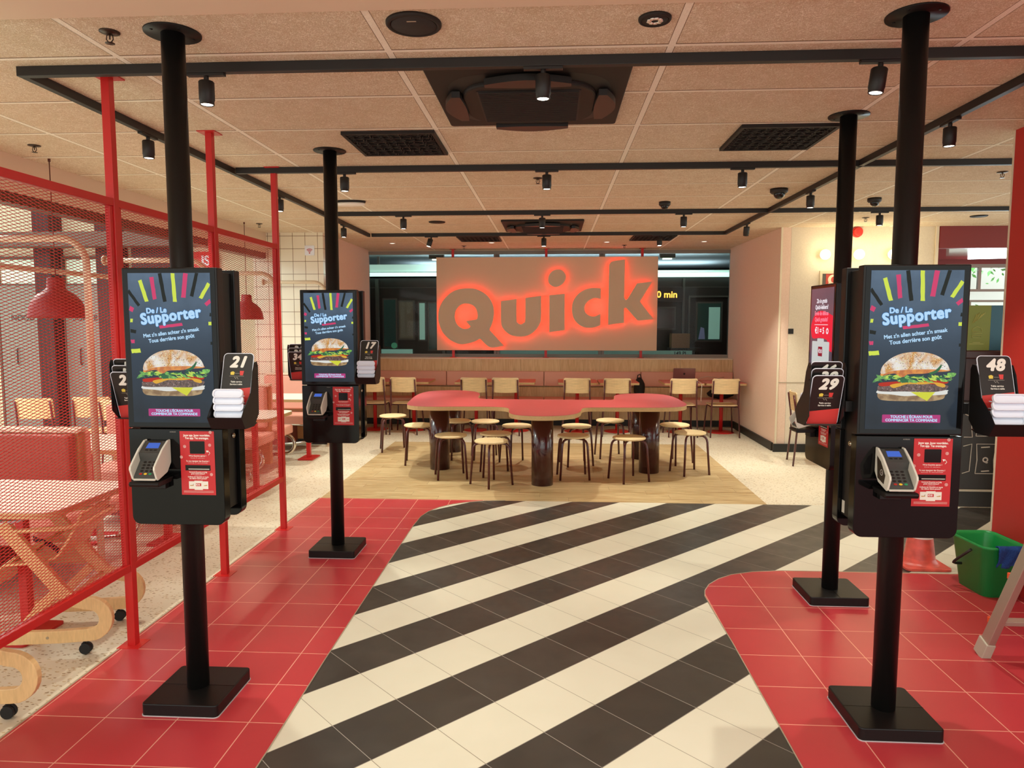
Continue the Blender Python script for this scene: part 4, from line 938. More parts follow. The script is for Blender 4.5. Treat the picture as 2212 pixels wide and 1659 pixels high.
def make_chair():
    """faces +Y, back at -Y"""
    t = empty('dining_chair')
    n = 10
    def bent(x): return -.205-.035*(1-(x/.19)**2)
    b = MB(); r = []
    sec = [(-.19+.38*k/n) for k in range(n+1)]
    for (z0, z1) in ((.615,.83),):
        for th in (0, .010):
            for z, cut in ((z0,.012),(z0+.012,0),(z1-.018,0),(z1,.018)):
                r.append([(x*(1-cut/.19), bent(x)-(z-.6)*.12-th, z) for x in sec])
    vs = [p for row in r for p in row]; m = n+1; fs = []
    for blk in (0, 4):
        for j in range(3):
            for i in range(n): a = (blk+j)*m+i; fs.append((a,a+1,a+m+1,a+m))
    for i in range(n): fs.append((i,i+1,4*m+i+1,4*m+i)); fs.append((3*m+i,3*m+i+1,7*m+i+1,7*m+i))
    for j in range(3): fs.append((j*m,(j+1)*m,(5+j)*m,(4+j)*m)); fs.append((j*m+n,(j+1)*m+n,(5+j)*m+n,(4+j)*m+n))
    b.add(vs, fs, 0, False); b.build('backrest', OAK, t, bevel=.002)
    b = MB(); b.prism(rrect(-.19,-.19,.19,.20,.05), .440, .452); b.build('seat', OAK, t, bevel=.004)
    for s_ in (-1,1):
        MB().tube([(s_*.20,-.25,.001),(s_*.185,-.215,.44),(s_*.178,-.232,.60),(s_*.175,-.262,.80)], .0105, n=10).build('rear_leg', MAROON, t)
        MB().tube([(s_*.205,.19,.001),(s_*.18,.16,.36),(s_*.178,.14,.41),(s_*.176,.10,.4285),(s_*.178,-.20,.4285)], .0105, n=10).build('front_leg', MAROON, t)
    MB().tube([(-.178,.10,.4275),(.178,.10,.4275)], .009, n=8).tube([(-.178,-.16,.4275),(.178,-.16,.4275)], .009, n=8).build('seat_frame', MAROON, t)
    return tag(t, 'x', 'chair')
_ch = make_chair()
G1 = 'wooden chairs along the banquette'
for i, (x, rz, lb) in enumerate([(-2.585,.05,'oak and maroon chair at far left of the window row, beside the left rear kiosk'),(-2.11,-.05,'oak and maroon chair, second from the left in the window row'),(-1.110,0,'oak and maroon chair in the window row, third from the left'),
 (-.662,0,'oak and maroon chair in the window row, fourth from the left'),(.349,0,'oak and maroon chair in the window row just right of centre'),(.918,-.04,'oak and maroon chair in the window row beside the black bag'),
 (1.826,.02,'oak and maroon chair directly in front of the open laptop'),(2.408,0,'oak and maroon chair at far right of the window row, fully visible legs')]):
    o = _ch if i == 0 else copy_tree(_ch); o.location = (x,10.19,0); o.rotation_euler = (0,0,rz); o['label'] = lb; o['group'] = G1
def make_ptable():
    t = empty('pedestal_table')
    MB().prism(rrect(-.285,-.31,.285,.31,.03), .715, .7425).build('tabletop_edge', PLYEDGE, t)
    MB().prism(rrect(-.285,-.31,.285,.31,.03), .7426, .745).build('tabletop', mat('coral_laminate','#d46a60',.4), t)
    MB().cyl((0,0,.012),(0,0,.706),.027,n=20).box((-.12,-.12,.706),(.12,.12,.7148)).build('column', REDM, t)
    MB().lathe([(0,.001),(.19,.001),(.19,.006),(.16,.014),(.03,.02),(0,.02)], 36).build('base', REDM, t)
    return tag(t, 'x', 'table')
_pt = make_ptable()
for i, (x, lb) in enumerate([(-2.66,'small coral topped pedestal table at far left of the window row'),(-2.07,'small coral pedestal table, second from the left by the window'),(-1.13,'small coral pedestal table, third from the left by the window'),(-.535,'small coral pedestal table, fourth from the left, just left of centre'),
 (.37,'small coral pedestal table just right of centre by the window'),(.96,'small coral pedestal table beside the black bag'),(1.88,'small coral pedestal table carrying the open laptop'),(2.47,'small coral pedestal table in the far right corner by the window')]):
    o = _pt if i == 0 else copy_tree(_pt); o.location = (x,10.47,0); o['label'] = lb; o['group'] = 'small pedestal tables along the banquette'
# laptop and bags
t = tag(empty('laptop', (1.93,10.52,.7452)), 'open laptop standing on a small table, its lid towards the camera', 'laptop')
LM = mat('laptop_grey', '#8c6a66', .3, metal=.6)
MB().prism(rrect(-.16,-.0,.16,.22,.01), 0, .012).build('keyboard_base', LM, t)
M = Matrix.Translation((0,-.002,.013)) @ Matrix.Rotation(R(12),4,'X')
b = MB(); b.prism(rrect(-.16,0,.16,.185,.01), -.004, .003, 'y', 0, M); b.build('lid', LM, t)
b = MB(); b.mesh(curve_mesh([smooth_loop([(0,.012,0),(.010,.016,0),(.015,.006,0),(.012,-.008,0),(.005,-.015,0),(0,-.012,0),(-.005,-.015,0),(-.012,-.008,0),(-.015,.006,0),(-.010,.016,0)],3),smooth_loop([(0,.018,1),(.003,.026,0),(.008,.029,1),(.006,.021,0)],3)]), M @ FR(0,-.0045,.10)); b.build('lid_emblem', mat('dark_emblem','#1d1214',.2), t)
def bag(x, y, z, sx, sy, sz, lb, seed):
    r = random.Random(seed); b = MB(); b.sphere((0,0,sz), 1, 22, sq=(sx,sy,sz))
    b.v = [(v[0]*(1+r.uniform(-.06,.06)), v[1]*(1+r.uniform(-.06,.06)), max(0,v[2]*(1+r.uniform(-.05,.05)))) for v in b.v]
    t = tag(empty('bag', (x,y,z)), lb, 'bag'); b.build('bag_body', mat('black_fabric','#151414',.7,bump=(60,.4)), t)
    MB().tube([(-sx*.4,0,sz*1.8),(-sx*.3,0,sz*2.25),(sx*.1,.0,sz*2.35),(sx*.4,0,sz*1.8)], .008, n=8).build('handle', MATS['black_fabric'], t)
bag(1.33,10.90,.4525,.085,.07,.155,'black backpack standing on the salmon seat in the middle of the banquette',1)
bag(2.55,10.88,.4525,.20,.10,.075,'low black bag lying on the salmon seat in the right corner',2)
tag(MB().tube([(2.12,10.6,.75),(2.2,10.62,.79),(2.3,10.7,.80),(2.42,10.75,.79),(2.5,10.84,.76),(2.6,10.9,.78)],.004,n=6).tube([(2.12,10.4,.75),(2.10,10.3,.76),(2.11,10.12,.74),(2.10,10.12,.5),(2.13,10.2,.47)],.004,n=6).build('charging_cable', mat('pale_cable','#d9cfc0',.4)), 'thin pale cable looping beside the laptop in the right corner', 'cable')
tag(MB().box((.985,10.86,.4525),(1.14,10.98,.478)).build('folded_pouch', MATS['black_fabric'], bevel=.01), 'small flat black pouch lying on the salmon seat left of the backpack', 'pouch')
# ================================================================ right wall items
for x, lb in ((3.289,'round glowing globe wall lamp, leftmost of the three'),(3.688,'round glowing globe wall lamp, middle of the three between the kiosk poles'),(4.09,'round glowing globe wall lamp, rightmost of the three beside the thick pole')):
    t = tag(empty('globe_lamp', (x,8.949,2.427)), lb, 'wall lamp', 'globe lamps on the beige wall')
    MB().cyl((0,-.001,0),(0,-.014,0),.045,n=24).build('wall_rose', WHITEP, t)
    MB().sphere((0,-.065,0),.062,24).build('globe', mat('glowing_globe','#fff3d0',.4,emit=3.2,emit_col='#ffe9ae'), t)
    light('globe_glow', 'POINT', (x,8.80,2.427), 4, (1,.85,.55), size=.05)
t = tag(empty('alarm_sounder', (3.675,8.949,2.70)), 'round red fire alarm sounder high on the beige wall', 'alarm')
MB().cyl((0,-.001,0),(0,-.03,0),.066,.062,n=28).build('base', mat('alarm_red','#d8362c',.35), t); MB().cyl((.0,-.0305,0),(.0,-.065,0),.052,.048,n=28).build('horn', MATS['alarm_red'], t, bevel=.004); MB().cyl((0,-.0655,0),(0,-.07,0),.02,n=18).build('cap', MATS['alarm_red'], t)
t = tag(empty('wall_switch', (2.93,8.948,1.50)), 'small black square wall switch on the beige wall', 'switch')
MB().box((-.032,-.009,-.032),(.032,-.001,.032)).build('plate', BLKTRK, t, bevel=.003); MB().box((-.022,-.012,-.022),(.022,-.0095,.022)).build('rocker', BLKTRK, t, bevel=.002)
t = tag(empty('framed_poster', (3.56,8.948,1.80)), 'cream framed poster with a red square and round letter, behind the sideways kiosk', 'poster')
b = MB(); b.box((-.31,-.02,.40),(.31,-.001,.435)); b.box((-.31,-.02,-.435),(.31,-.001,-.40)); b.box((-.31,-.02,-.40),(-.28,-.001,.40)); b.box((.28,-.02,-.40),(.31,-.001,.40)); b.build('frame', mat('cream_frame','#d8c9a8',.5), t)
MB().box((-.28,-.010,-.40),(.28,-.001,.40)).build('backing', mat('poster_grey','#5b564d',.5), t)
MB().box((-.235,-.0125,.25),(-.06,-.0102,.40)).build('red_field', mat('poster_red','#c94a37',.5), t)
b = MB(); b.mesh(curve_mesh([arc(0,0,.062,0,350,36), [(.026*cos(a),.036*sin(a)) for a in [2*pi*i/24 for i in range(24)]]]), FR(-.148,-.0135,.328)); b.mesh(curve_mesh([[(-.055,-.035),(-.01,-.055),(-.06,-.066)]]), FR(-.148,-.0135,.328)); b.build('poster_letter', mat('poster_cream','#efe2c2',.5), t)
t = copy_tree(_pt); t.location = (3.42,8.25,0); t['label'] = 'white topped table beside the beige wall, behind the sideways kiosk'; t['category'] = 'table'
for c in t.children:
    if c.name.startswith('tabletop') and not c.name.startswith('tabletop_edge'):
        c.data = c.data.copy(); c.data.materials[0] = WHITEL
o = copy_tree(_ch); o.location = (2.98,8.18,0); o.rotation_euler = (0,0,-pi/2-.15); o['label'] = 'oak and maroon chair side-on at the table near the beige wall'
# ---------------------------------------------------------------- waste station
t = tag(empty('waste_station', (4.0,6.31,0)), 'dark waste station with white line drawings, right of the right front kiosk', 'waste station')
STD = mat('charcoal_panel','#37342f',.5); CHK = mat('chalk_line','#d8d0c0',.6)
MB().box((-.44,.02,0),(.60,.50,.14)).build('plinth', STD, t); MB().box((-.45,0,.16),(.60,.52,.93)).build('cabinet', STD, t, bevel=.004)
MB().box((-.46,-.006,.1405),(.60,.01,.159)).build('kick_strip', mat('pale_strip','#cfc3aa',.5), t)
MB().box((-.45,.06,.931),(.60,.52,1.30)).build('hood', mat('maroon_hood','#3f1713',.4), t); MB().box((-.48,-.01,1.301),(.60,.54,1.372)).build('counter_top', MATS['maroon_hood'], t, bevel=.01)
b = MB()
def ln(pts, w=.004): b.tube([(x,-.0022,z) for x,z in pts], w, n=6)
for (cx, cz) in ((-.24,.42),(.05,.42)):
    ln([(cx-.08,cz-.12),(cx+.08,cz-.12),(cx+.07,cz),(cx+.085,cz+.14),(cx-.08,cz+.14),(cx-.07,cz),(cx-.08,cz-.12)]); ln([(cx-.04,cz+.11),(cx+.03,cz+.115)],.006); ln([(cx-.03,cz-.10),(cx+.035,cz-.095)],.006); b.mesh(text_mesh('Q',.06,.003), FR(cx,-.003,cz))
for (cx, cz) in ((-.24,.72),(.05,.72)):
    ln([(cx-.09,cz-.09),(cx+.09,cz-.09),(cx+.085,cz-.04),(cx+.06,cz+.09),(cx-.05,cz+.09),(cx-.085,cz-.04),(cx-.09,cz-.09)]); ln([(cx-.085,cz-.04),(cx+.085,cz-.04)]); ln([(cx-.03,cz-.065),(cx+.03,cz-.06)],.006); b.mesh(text_mesh('Q',.06,.003), FR(cx+.01,-.003,cz+.03))
ln([(-.43,.30),(-.37,.32),(-.36,.56),(-.43,.54)]); ln([(-.43,.62),(-.36,.62),(-.38,.80),(-.43,.82)])
b.build('line_drawings', CHK, t)
b = MB(); b.box((-.50,.02,1.3725),(-.25,.035,1.757)); b.build('green_panel', mat('olive_green_print','#7d8a2c',.5), t)
b = MB(); b.box((-.249,.02,1.3725),(.6,.035,1.757)); b.build('blue_panel', mat('petrol_blue_print','#2a6378',.5), t)
b = MB()
for k in range(6): b.tube([(-.40+.012*k,.0185,1.60+.01*k),(-.37+.014*k,.0185,1.68+.008*(k%3))], .003, n=5)
b.tube([(-.40,.0185,1.53),(-.395,.0185,1.56),(-.36,.0185,1.575),(-.325,.0185,1.56),(-.32,.0185,1.53),(-.40,.0185,1.53)],.0025,n=5); b.tube([(-.405,.0185,1.515),(-.315,.0185,1.515)],.0025,n=5); b.tube([(-.40,.0185,1.50),(-.32,.0185,1.50),(-.325,.0185,1.48),(-.395,.0185,1.48),(-.40,.0185,1.50)],.0025,n=5)
b.box((-.39,.0175,1.437),(-.33,.0195,1.441)); b.box((-.42,.0175,1.425),(-.30,.0195,1.429))
b.build('panel_drawings', mat('pale_olive_line','#b9bb6a',.6), t)
tag(MB().prism([(3.86,0),(4.3,0),(4.3,1.45),(3.95,1.45)]+arc(3.96,1.35,.10,90,180,8)[1:], 6.02, 6.06, 'y').build('partition_board', mat('tan_board','#c9a882',.5), bevel=.004), 'tan board with a rounded top corner, just left of the red wall edge', 'partition')
# ================================================================ cleaning items
t = tag(empty('traffic_cone', (2.45,4.76,.0035)), 'red and white traffic cone behind the right front kiosk', 'traffic cone')
CR = mat('cone_red','#d9584a',.35,var=(14,.25))
MB().prism(rrect(-.145,-.145,.145,.145,.03), 0, .018).lathe([(.125,.0185),(.112,.024),(.10,.040),(.094,.055)],36).build('base', CR, t, bevel=.004)
MB().lathe([(.094,.0555),(.0755,.19)],36).build('red_band', CR, t); MB().lathe([(.052,.36),(.034,.49),(.028,.50),(0,.50)],36).build('red_tip', CR, t); MB().lathe([(.0755,.1905),(.052,.3595)],36).build('white_band', mat('cone_white','#e8d8cc',.4,var=(14,.08)), t)
t = tag(empty('bucket', (2.625,4.33,.0035), .06), 'green rectangular cleaning bucket at right below the red wall', 'bucket')
GR = mat('green_plastic','#1e9c4c',.35)
def rr_(w, d, r, z): return [(x,y,z) for x,y in rrect(-w/2,-d/2,w/2,d/2,r,6)]
rings = [rr_(.19,.27,.05,0),rr_(.255,.345,.055,.295),rr_(.272,.362,.06,.297),rr_(.272,.362,.06,.312),rr_(.262,.352,.055,.312),rr_(.250,.340,.05,.290),rr_(.186,.266,.045,.006)]
vs = [p for r_ in rings for p in r_]; n = len(rings[0]); fs = [(k*n+i,k*n+(i+1)%n,(k+1)*n+(i+1)%n,(k+1)*n+i) for k in range(len(rings)-1) for i in range(n)]
b = MB(); b.add(vs, fs, 0, True); b.add(vs, [tuple(range(n)), tuple(range(6*n,7*n))]); b.build('bucket_body', GR, t)
MB().tube([(-.138,-.06,.266),(-.152,-.03,.232),(-.168,.01,.190),(-.176,.03,.166),(-.172,.045,.152),(-.158,.05,.146),(-.122,.045,.146)], .008, n=8).build('handle', mat('dark_handle','#241c18',.5), t)
def cloth():
    b = MB(); r = random.Random(2); nx, ny = 16, 22; P = []
    for j in range(ny+1):
        for i in range(nx+1):
            u = i/nx; v = j/ny; x = -.03+.17*u+.006*sin(v*9+u*5)
            if v < .42: z = .316-(.42-v)*.30; y = -.135+.0-(.0)+.004*sin(u*13); y = -.160+.012*sin(u*11)
            elif v < .52: z = .318; y = -.168-(v-.42)*.22
            else: z = .314-(v-.52)*.26-.012*u; y = -.193+(v-.52)*.07+.006*sin(u*14+v*6)
            if v < .42: y = -.160+ (.42-v)*.04+.004*sin(u*13)
            P.append((x+r.uniform(-.001,.001), y, z+r.uniform(-.001,.001)))
    b.add(P, [(j*(nx+1)+i, j*(nx+1)+i+1, (j+1)*(nx+1)+i+1, (j+1)*(nx+1)+i) for j in range(ny) for i in range(nx)], 0, True)
    o = b.build('cleaning_cloth', mat('blue_microfibre','#24519c',.95,bump=(180,1.0))); m = o.modifiers.new('thick','SOLIDIFY'); m.thickness = .006; m.offset = 0; return o
o = cloth(); o.location = (2.597,4.33,.004); o.rotation_euler = (0,0,.06); tag(o, 'blue microfibre cloth hanging over the rim of the green bucket', 'cloth')
t = tag(empty('step_ladder', (2.395,2.885,.0035)), 'aluminium step ladder with orange tread caps at the right edge', 'ladder')
ORG = mat('orange_plastic','#e2582c',.4)
for sy in (1,-1):
    for sx in (-1,1):
        b = MB(); b.tube([(sx*.30,sy*.55,.03),(sx*.175,.012*sy,1.5)], .0, n=4, sect=[(-.030,-.017),(.030,-.017),(.030,.017),(-.030,.017)], up=(0,1,.36*sy), smooth=False); b.build('rail', ALU, t, bevel=.003)
        b = MB(); b.tube([(sx*.3035,sy*.562,.0),(sx*.297,sy*.532,.085)], .0, n=4, sect=[(-.036,-.022),(.036,-.022),(.036,.022),(-.036,.022)], up=(0,1,.36*sy), smooth=False); b.build('foot', mat('grey_foot_cap','#b3a896',.6), t, bevel=.004)
for k in range(5):
    z = .19+.25*k; f = 1-z/1.5
    for sy, nm in ((1,'step'),):
        hw = .175+.125*f-.005; y = .55*f+.03
        MB().box((-hw+.01,y-.028,z-.011),(hw-.01,y+.028,z+.009)).build('step', ALU, t, bevel=.002)
        b = MB(); b.box((-hw-.022,y-.03,z-.016),(-hw+.009,y+.03,z+.014)); b.box((hw-.009,y-.03,z-.016),(hw+.022,y+.03,z+.014)); b.build('tread_cap', ORG, t, bevel=.003)
MB().box((-.20,-.06,1.49),(.20,.06,1.52)).build('top_cap', ORG, t, bevel=.005)
# ================================================================ left side: booths, pendants, high chairs
MB_ = MB
def booth_back(y, lb, both=True, cap=True, screen=False, x0=-3.70, ax=-2.84):
    x1 = ax-.09
    t = tag(empty('booth_bench', (0,y,0)), lb, 'booth bench', 'salmon booth benches behind the mesh screen')
    MB().box((x0,-.035,.10),(x1,.035,.93)).build('core', mat('booth_core_wood','#b98a5a',.5), t)
    if cap: MB().box((x0,-.05,.9305),(x1+.01,.05,.955)).build('cap_rail', mat('pale_cap','#ead9c0',.4), t, bevel=.003)
    for s_ in ((-1,1) if both else (both,)):
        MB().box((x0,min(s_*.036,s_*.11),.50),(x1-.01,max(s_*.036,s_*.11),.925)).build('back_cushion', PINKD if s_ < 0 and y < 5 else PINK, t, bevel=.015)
        MB().box((x0,min(s_*.036,s_*.50),.355),(x1+.06,max(s_*.036,s_*.50),.455)).build('seat_cushion', PINK, t, bevel=.02)
        if s_ > 0 or y > 5:
            pts = [(x1-.35,s_*.44,.35),(x1-.02,s_*.44,.345)]+[(x1-.02+.11*sin(R(a)), s_*.44, .235+.11*cos(R(a))) for a in range(15,166,15)]+[(x1-.05,s_*.44,.125),(x1-.35,s_*.44,.10)]
            MB().tube(pts, .019, n=12).cyl((x1-.04,s_*.44,.02),(x1-.04,s_*.44,.11),.009,n=10).cyl((x1-.04,s_*.44,.001),(x1-.04,s_*.44,.02),.026,.018,n=16).build('chrome_leg', CHROME, t)
        MB().box((x0,min(s_*.04,s_*.40),.08),(x0+.4,max(s_*.04,s_*.40),.354)).build('seat_box', mat('booth_box','#6e2a22',.5), t)
    if screen:
        MB().box((x0+.02,-.012,.956),(x1,.012,1.245)).build('privacy_screen', mat('frosted_screen','#c9a898',.35), t); MB().box((x0,-.03,1.246),(x1+.01,.03,1.27)).build('top_rail', mat('pale_wood_rail','#e8cf9e',.45), t)
    r_ = .16; zt = 2.12
    P = [(x0,0,zt)]+[(ax-r_+r_*sin(R(a)),0,zt-r_+r_*cos(R(a))) for a in range(0,91,10)]+[(ax,0,.01)]
    f = MB().tube(P, .021, n=14).build('tube_frame', BEIGEM, t); MB().cyl((ax,0,.0005),(ax,0,.012),.04,n=20).build('foot_plate', BEIGEM, f); MB().cyl((x0-.018,0,zt),(x0-.002,0,zt),.04,n=20).build('wall_plate', BEIGEM, f)
    return t
booth_back(4.22,'dark salmon booth backrest nearest the camera, seen through the mesh screen')
booth_back(5.75,'salmon booth bench with frosted divider and pale wooden top rail', screen=True)
booth_back(7.35,'salmon booth bench seen through the farthest mesh panel', ax=-2.91)
t = booth_back(8.99,'salmon bench against the white tiled wall', ax=-2.90)
for c in list(t.children):
    if c.matrix_local.translation.y == 0 and c.name.startswith(('back_cushion','seat_cushion','chrome_leg','seat_box')) and max(v.co.y for v in c.data.vertices) > .1: bpy.data.objects.remove(c)
tag(MB().tube([(-3.69,4.30,1.985),(-3.69,7.30,1.985)], .019, n=12).build('tube_rail', BEIGEM), 'long beige tube rail running back behind the mesh screen, at lamp height', 'rail')
def btable(y, lb, x0=-3.66, x1=-2.56):
    t = tag(empty('booth_table', ((x0+x1)/2,y,0)), lb, 'table', 'white booth tables behind the mesh screen')
    h = (x1-x0)/2
    MB().prism(rrect(-h,-.33,h,.33,.09), .705, .7335).build('tabletop_edge', PLYEDGE, t); MB().prism(rrect(-h,-.33,h,.33,.09), .7336, .737).build('tabletop', WHITEL, t)
    for sx in (-.28,.28): MB().box((sx-.022,-.022,.014),(sx+.022,.022,.704)).build('column', REDM, t); MB().prism(rrect(sx-.09,-.15,sx+.09,.15,.02), .001, .0135).build('base', REDM, t)
btable(3.40,'large white table nearest the camera behind the mesh screen', x1=-2.30); btable(4.98,'white table in front of the frosted divider, seen through the mesh'); btable(6.55,'white table hidden mostly behind the left front kiosk'); btable(8.17,'white table by the tiled wall, left of the rear kiosk', x1=-2.66)
PR = mat('pendant_red','#8f1a19',.5)
def pendant(x, y, lb):
    t = tag(empty('pendant_lamp', (x,y,0)), lb, 'pendant lamp', 'red dome pendant lamps over the booths')
    MB().lathe([(.186,1.640),(.184,1.66),(.176,1.71),(.155,1.765),(.115,1.812),(.072,1.84),(.060,1.856),(.056,1.915),(.052,1.928),(0,1.93),(0,1.925),(.049,1.923),(.053,1.91),(.055,1.852),(.110,1.808),(.150,1.760),(.171,1.708),(.180,1.642),(.186,1.640)], 40).build('shade', PR, t)
    MB().cyl((0,0,1.931),(0,0,H-.02),.0035,n=8).build('cord', mat('brown_cord','#5a2a20',.6), t); MB().lathe([(0,H-.02),(.009,H-.02),(.009,H-.0005),(0,H-.0005)],16).build('ceiling_rose', MATS['brown_cord'], t)
    MB().sphere((0,0,1.74),.04,16).cyl((0,0,1.77),(0,0,1.86),.018,n=12).build('bulb', mat('warm_bulb','#fff0d0',.4,emit=4,emit_col='#ffe2b0'), t)
    light('pendant_glow','POINT',(x,y,1.67),7,(1,.78,.52),size=.04)
pendant(-3.56,4.94,'large looking red dome pendant lamp left of the left front kiosk'); pendant(-3.57,8.15,'smaller looking red dome pendant lamp right of the left front kiosk')
# ---------------------------------------------------------------- wooden high chairs
def high_chair(loc, rz, lb):
    t = tag(empty('high_chair', loc, rz), lb, 'high chair', 'bent beech high chairs on castors')
    SEC = [(-.027,-.013),(.027,-.013),(.027,.013),(-.027,.013)]
    for s_ in (-1,1):
        y = s_*.195
        P = [(-.46,y,.098),(-.10,y,.094),(.02,y,.098)]+[(.03+.078*sin(R(a)),y,.176-.078*cos(R(a))) for a in range(15,166,15)]+[(.02,y,.256),(-.05,y,.275),(-.10,y,.33),(-.24,y,.52),(-.34,y,.66)]
        MB().tube(P, 0, sect=[(-.015,-.031),(.015,-.031),(.015,.031),(-.015,.031)], up=(0,1,0), smooth=False).build('side_frame', BEECH, t, bevel=.003)
        MB().tube([(-.30,y*.9,.115),(-.20,y*.9,.24),(-.12,y*.9,.315)], 0, sect=[(-.012,-.02),(.012,-.02),(.012,.02),(-.012,.02)], up=(0,1,0), smooth=False).build('brace', BEECH, t, bevel=.003)
        MB().cyl((-.16,y+s_*.0135,.094),(-.16,y+s_*.016,.094),.007,n=12).build('bolt', CHROME, t)
        b = MB(); b.cyl((0,y,.05),(0,y,.071),.006,n=10); b.box((-.012,y-.012,.035),(.012,y+.012,.056)); b.cyl((0.006,y-.017,.029),(0.006,y-.003,.029),.027,n=22); b.cyl((0.006,y+.003,.029),(0.006,y+.017,.029),.027,n=22); b.build('castor', RUBBER, t, bevel=.003)
        MB().cyl((-.44,y,.001),(-.44,y,.070),.016,.018,n=14).build('front_foot', mat('dark_red_foot','#4a1216',.4), t)
    # bent ply seat and back
    prof = [(.12,.69),(.10,.64),(.05,.55),(.0,.48),(-.05,.455),(-.16,.445),(-.24,.445)]
    MB().tube([(x-.12,0,z) for x, z in prof], 0, sect=[(-.165,-.006),(.165,-.006),(.165,.006),(-.165,.006)], up=(0,1,0), smooth=False).build('seat_shell', BEECH, t, bevel=.003)
    MB().tube([(x-.12,0,z) for x, z in [(-.20,.475),(-.30,.40),(-.36,.30),(-.42,.29)]], 0, sect=[(-.14,-.006),(.14,-.006),(.14,.006),(-.14,.006)], up=(0,1,0), smooth=False).build('footrest', BEECH, t, bevel=.003)
    for z, x in ((.275,-.07),(.52,-.235)): MB().cyl((x,-.182,z),(x,.182,z),.011,n=12).build('cross_bar', BEECH, t)
    b = MB(); b.prism(rrect(-.56,-.21,-.26,.21,.06), .66, .672); b.build('tray', WHITEP, t, bevel=.004)
    MB().tube([(-.29,-.20,.62),(-.05,-.20,.63),(.02,-.14,.64),(.02,.14,.64),(-.05,.20,.63),(-.29,.20,.62)], .012, n=10).build('arm_hoop', BEECH, t)
    MB().tube([(-.15,-.05,.46),(-.2,-.06,.51),(-.28,-.05,.54),(-.3,0,.52),(-.25,.05,.48)], 0, sect=[(-.012,-.0015),(.012,-.0015),(.012,.0015),(-.012,.0015)], up=(0,0,1), smooth=False).build('harness', RUBBER, t)
    return t
h1 = high_chair((-2.305,3.405,0), .178, 'beech high chair under the large white table, left of the first full red post')
h2 = clone(h1, (-2.20,2.455,0), .08, 'beech high chair at the bottom left corner of the picture')
# ---------------------------------------------------------------- stacked chairs and hall behind
for k, (x, y, z, rz, lb) in enumerate([(-5.35,7.2,0,.1,'oak and maroon chair at far left seen through the mesh, leftmost of three'),(-4.85,7.35,0,.15,'oak and maroon chair at far left seen through the mesh, middle of three'),(-4.35,7.1,0,-.2,'oak and maroon chair at far left seen through the mesh, rightmost of three')]):
    o = copy_tree(_ch); o.location = (x,y,z); o.rotation_euler = (0,0,rz); o['label'] = lb; o['group'] = 'chairs at the far left'
def hall_door(x0, x1, txt, lb):
    t = tag(empty('hall_door', ((x0+x1)/2,9.262,0)), lb, 'door'); h = (x1-x0)/2
    MB().box((-h,-.05,0),(h,-.001,2.10)).build('door_leaf', HALLD, t, bevel=.004); MB().box((-h+.05,-.04,2.12),(h-.05,-.001,2.44)).build('transom_window', mat('pale_transom','#c9dcc9',.3,emit=.25,emit_col='#b9d2bd'), t)
    b = MB(); b.box((-h-.03,-.06,2.10),(h+.03,-.001,2.12)); b.box((-h-.03,-.06,2.44),(h+.03,-.001,2.48)); b.box((-h-.03,-.06,0),(-h-.001,-.001,2.44)); b.box((h+.001,-.06,0),(h+.03,-.001,2.44)); b.build('door_frame', HALLG, t)
    MB().tube([(-h*.3,-.051,1.25),(-h*.25,-.085,1.24),(-h*.25,-.085,1.05),(-h*.3,-.051,1.04)], .009, n=8).build('door_handle', mat('dark_hardware','#24201c',.4), t)
    MB().mesh(text_mesh(txt, .105, .002), FR(0,-.053,1.66)).build('door_lettering', mat('door_ink','#3d3a34',.6), t)
hall_door(-7.45,-6.80,'NOOD','pale grey hall door with dark NOOD lettering, far left behind the mesh'); hall_door(-6.53,-5.98,'SORTIE','pale grey hall door with dark SORTIE lettering, behind the large red pendant')
for x, w_, lb in ((-6.66,.22,'dark column at far left between the two hall doors'),(-5.79,.28,'dark column right of the second hall door'),(-5.2,.5,'wide dark hall column beside the first red post')):
    tag(MB().box((x-w_/2,9.0,0),(x+w_/2,9.26,3.44)).build('hall_column', HALLC), lb, 'column', 'dark columns in the hall')
tag(MB().box((-10.8,8.7,2.56),(-3.91,8.95,2.74)).build('hall_beam', HALLG), 'grey brown beam crossing the hall above the doors', 'beam')
t = tag(empty('exit_box_sign', (-4.57,9.21,2.41)), 'small red box sign with white letters, seen through the mesh right of the pole', 'sign')
MB().box((-.16,0,-.12),(.16,.05,.12)).build('sign_box', mat('sign_red','#c8281f',.4), t); MB().mesh(text_mesh('IS',.17,.006), FR(0,-.002,0)).build('sign_lettering', WHITEP, t)
# wifi sign on the tiles
t = tag(empty('wifi_sign', (-3.146,9.139,2.533)), 'small white square wifi sign on the tiled wall', 'sign')
MB().prism(rrect(-.063,-.063,.063,.063,.008), -.006, -.001, 'y').build('plate', WHITEP, t)
b = MB(); b.mesh(curve_mesh([arc(0,-.032,.009,0,340,14)]), FR(0,-.0068,0))
for r_ in (.022,.037,.052): b.mesh(curve_mesh([arc(0,-.032,r_+.004,45,135,10)+arc(0,-.032,r_-.004,135,45,10)]), FR(0,-.0068,0))
b.build('wifi_symbol', mat('wifi_red','#b32222',.5), t)
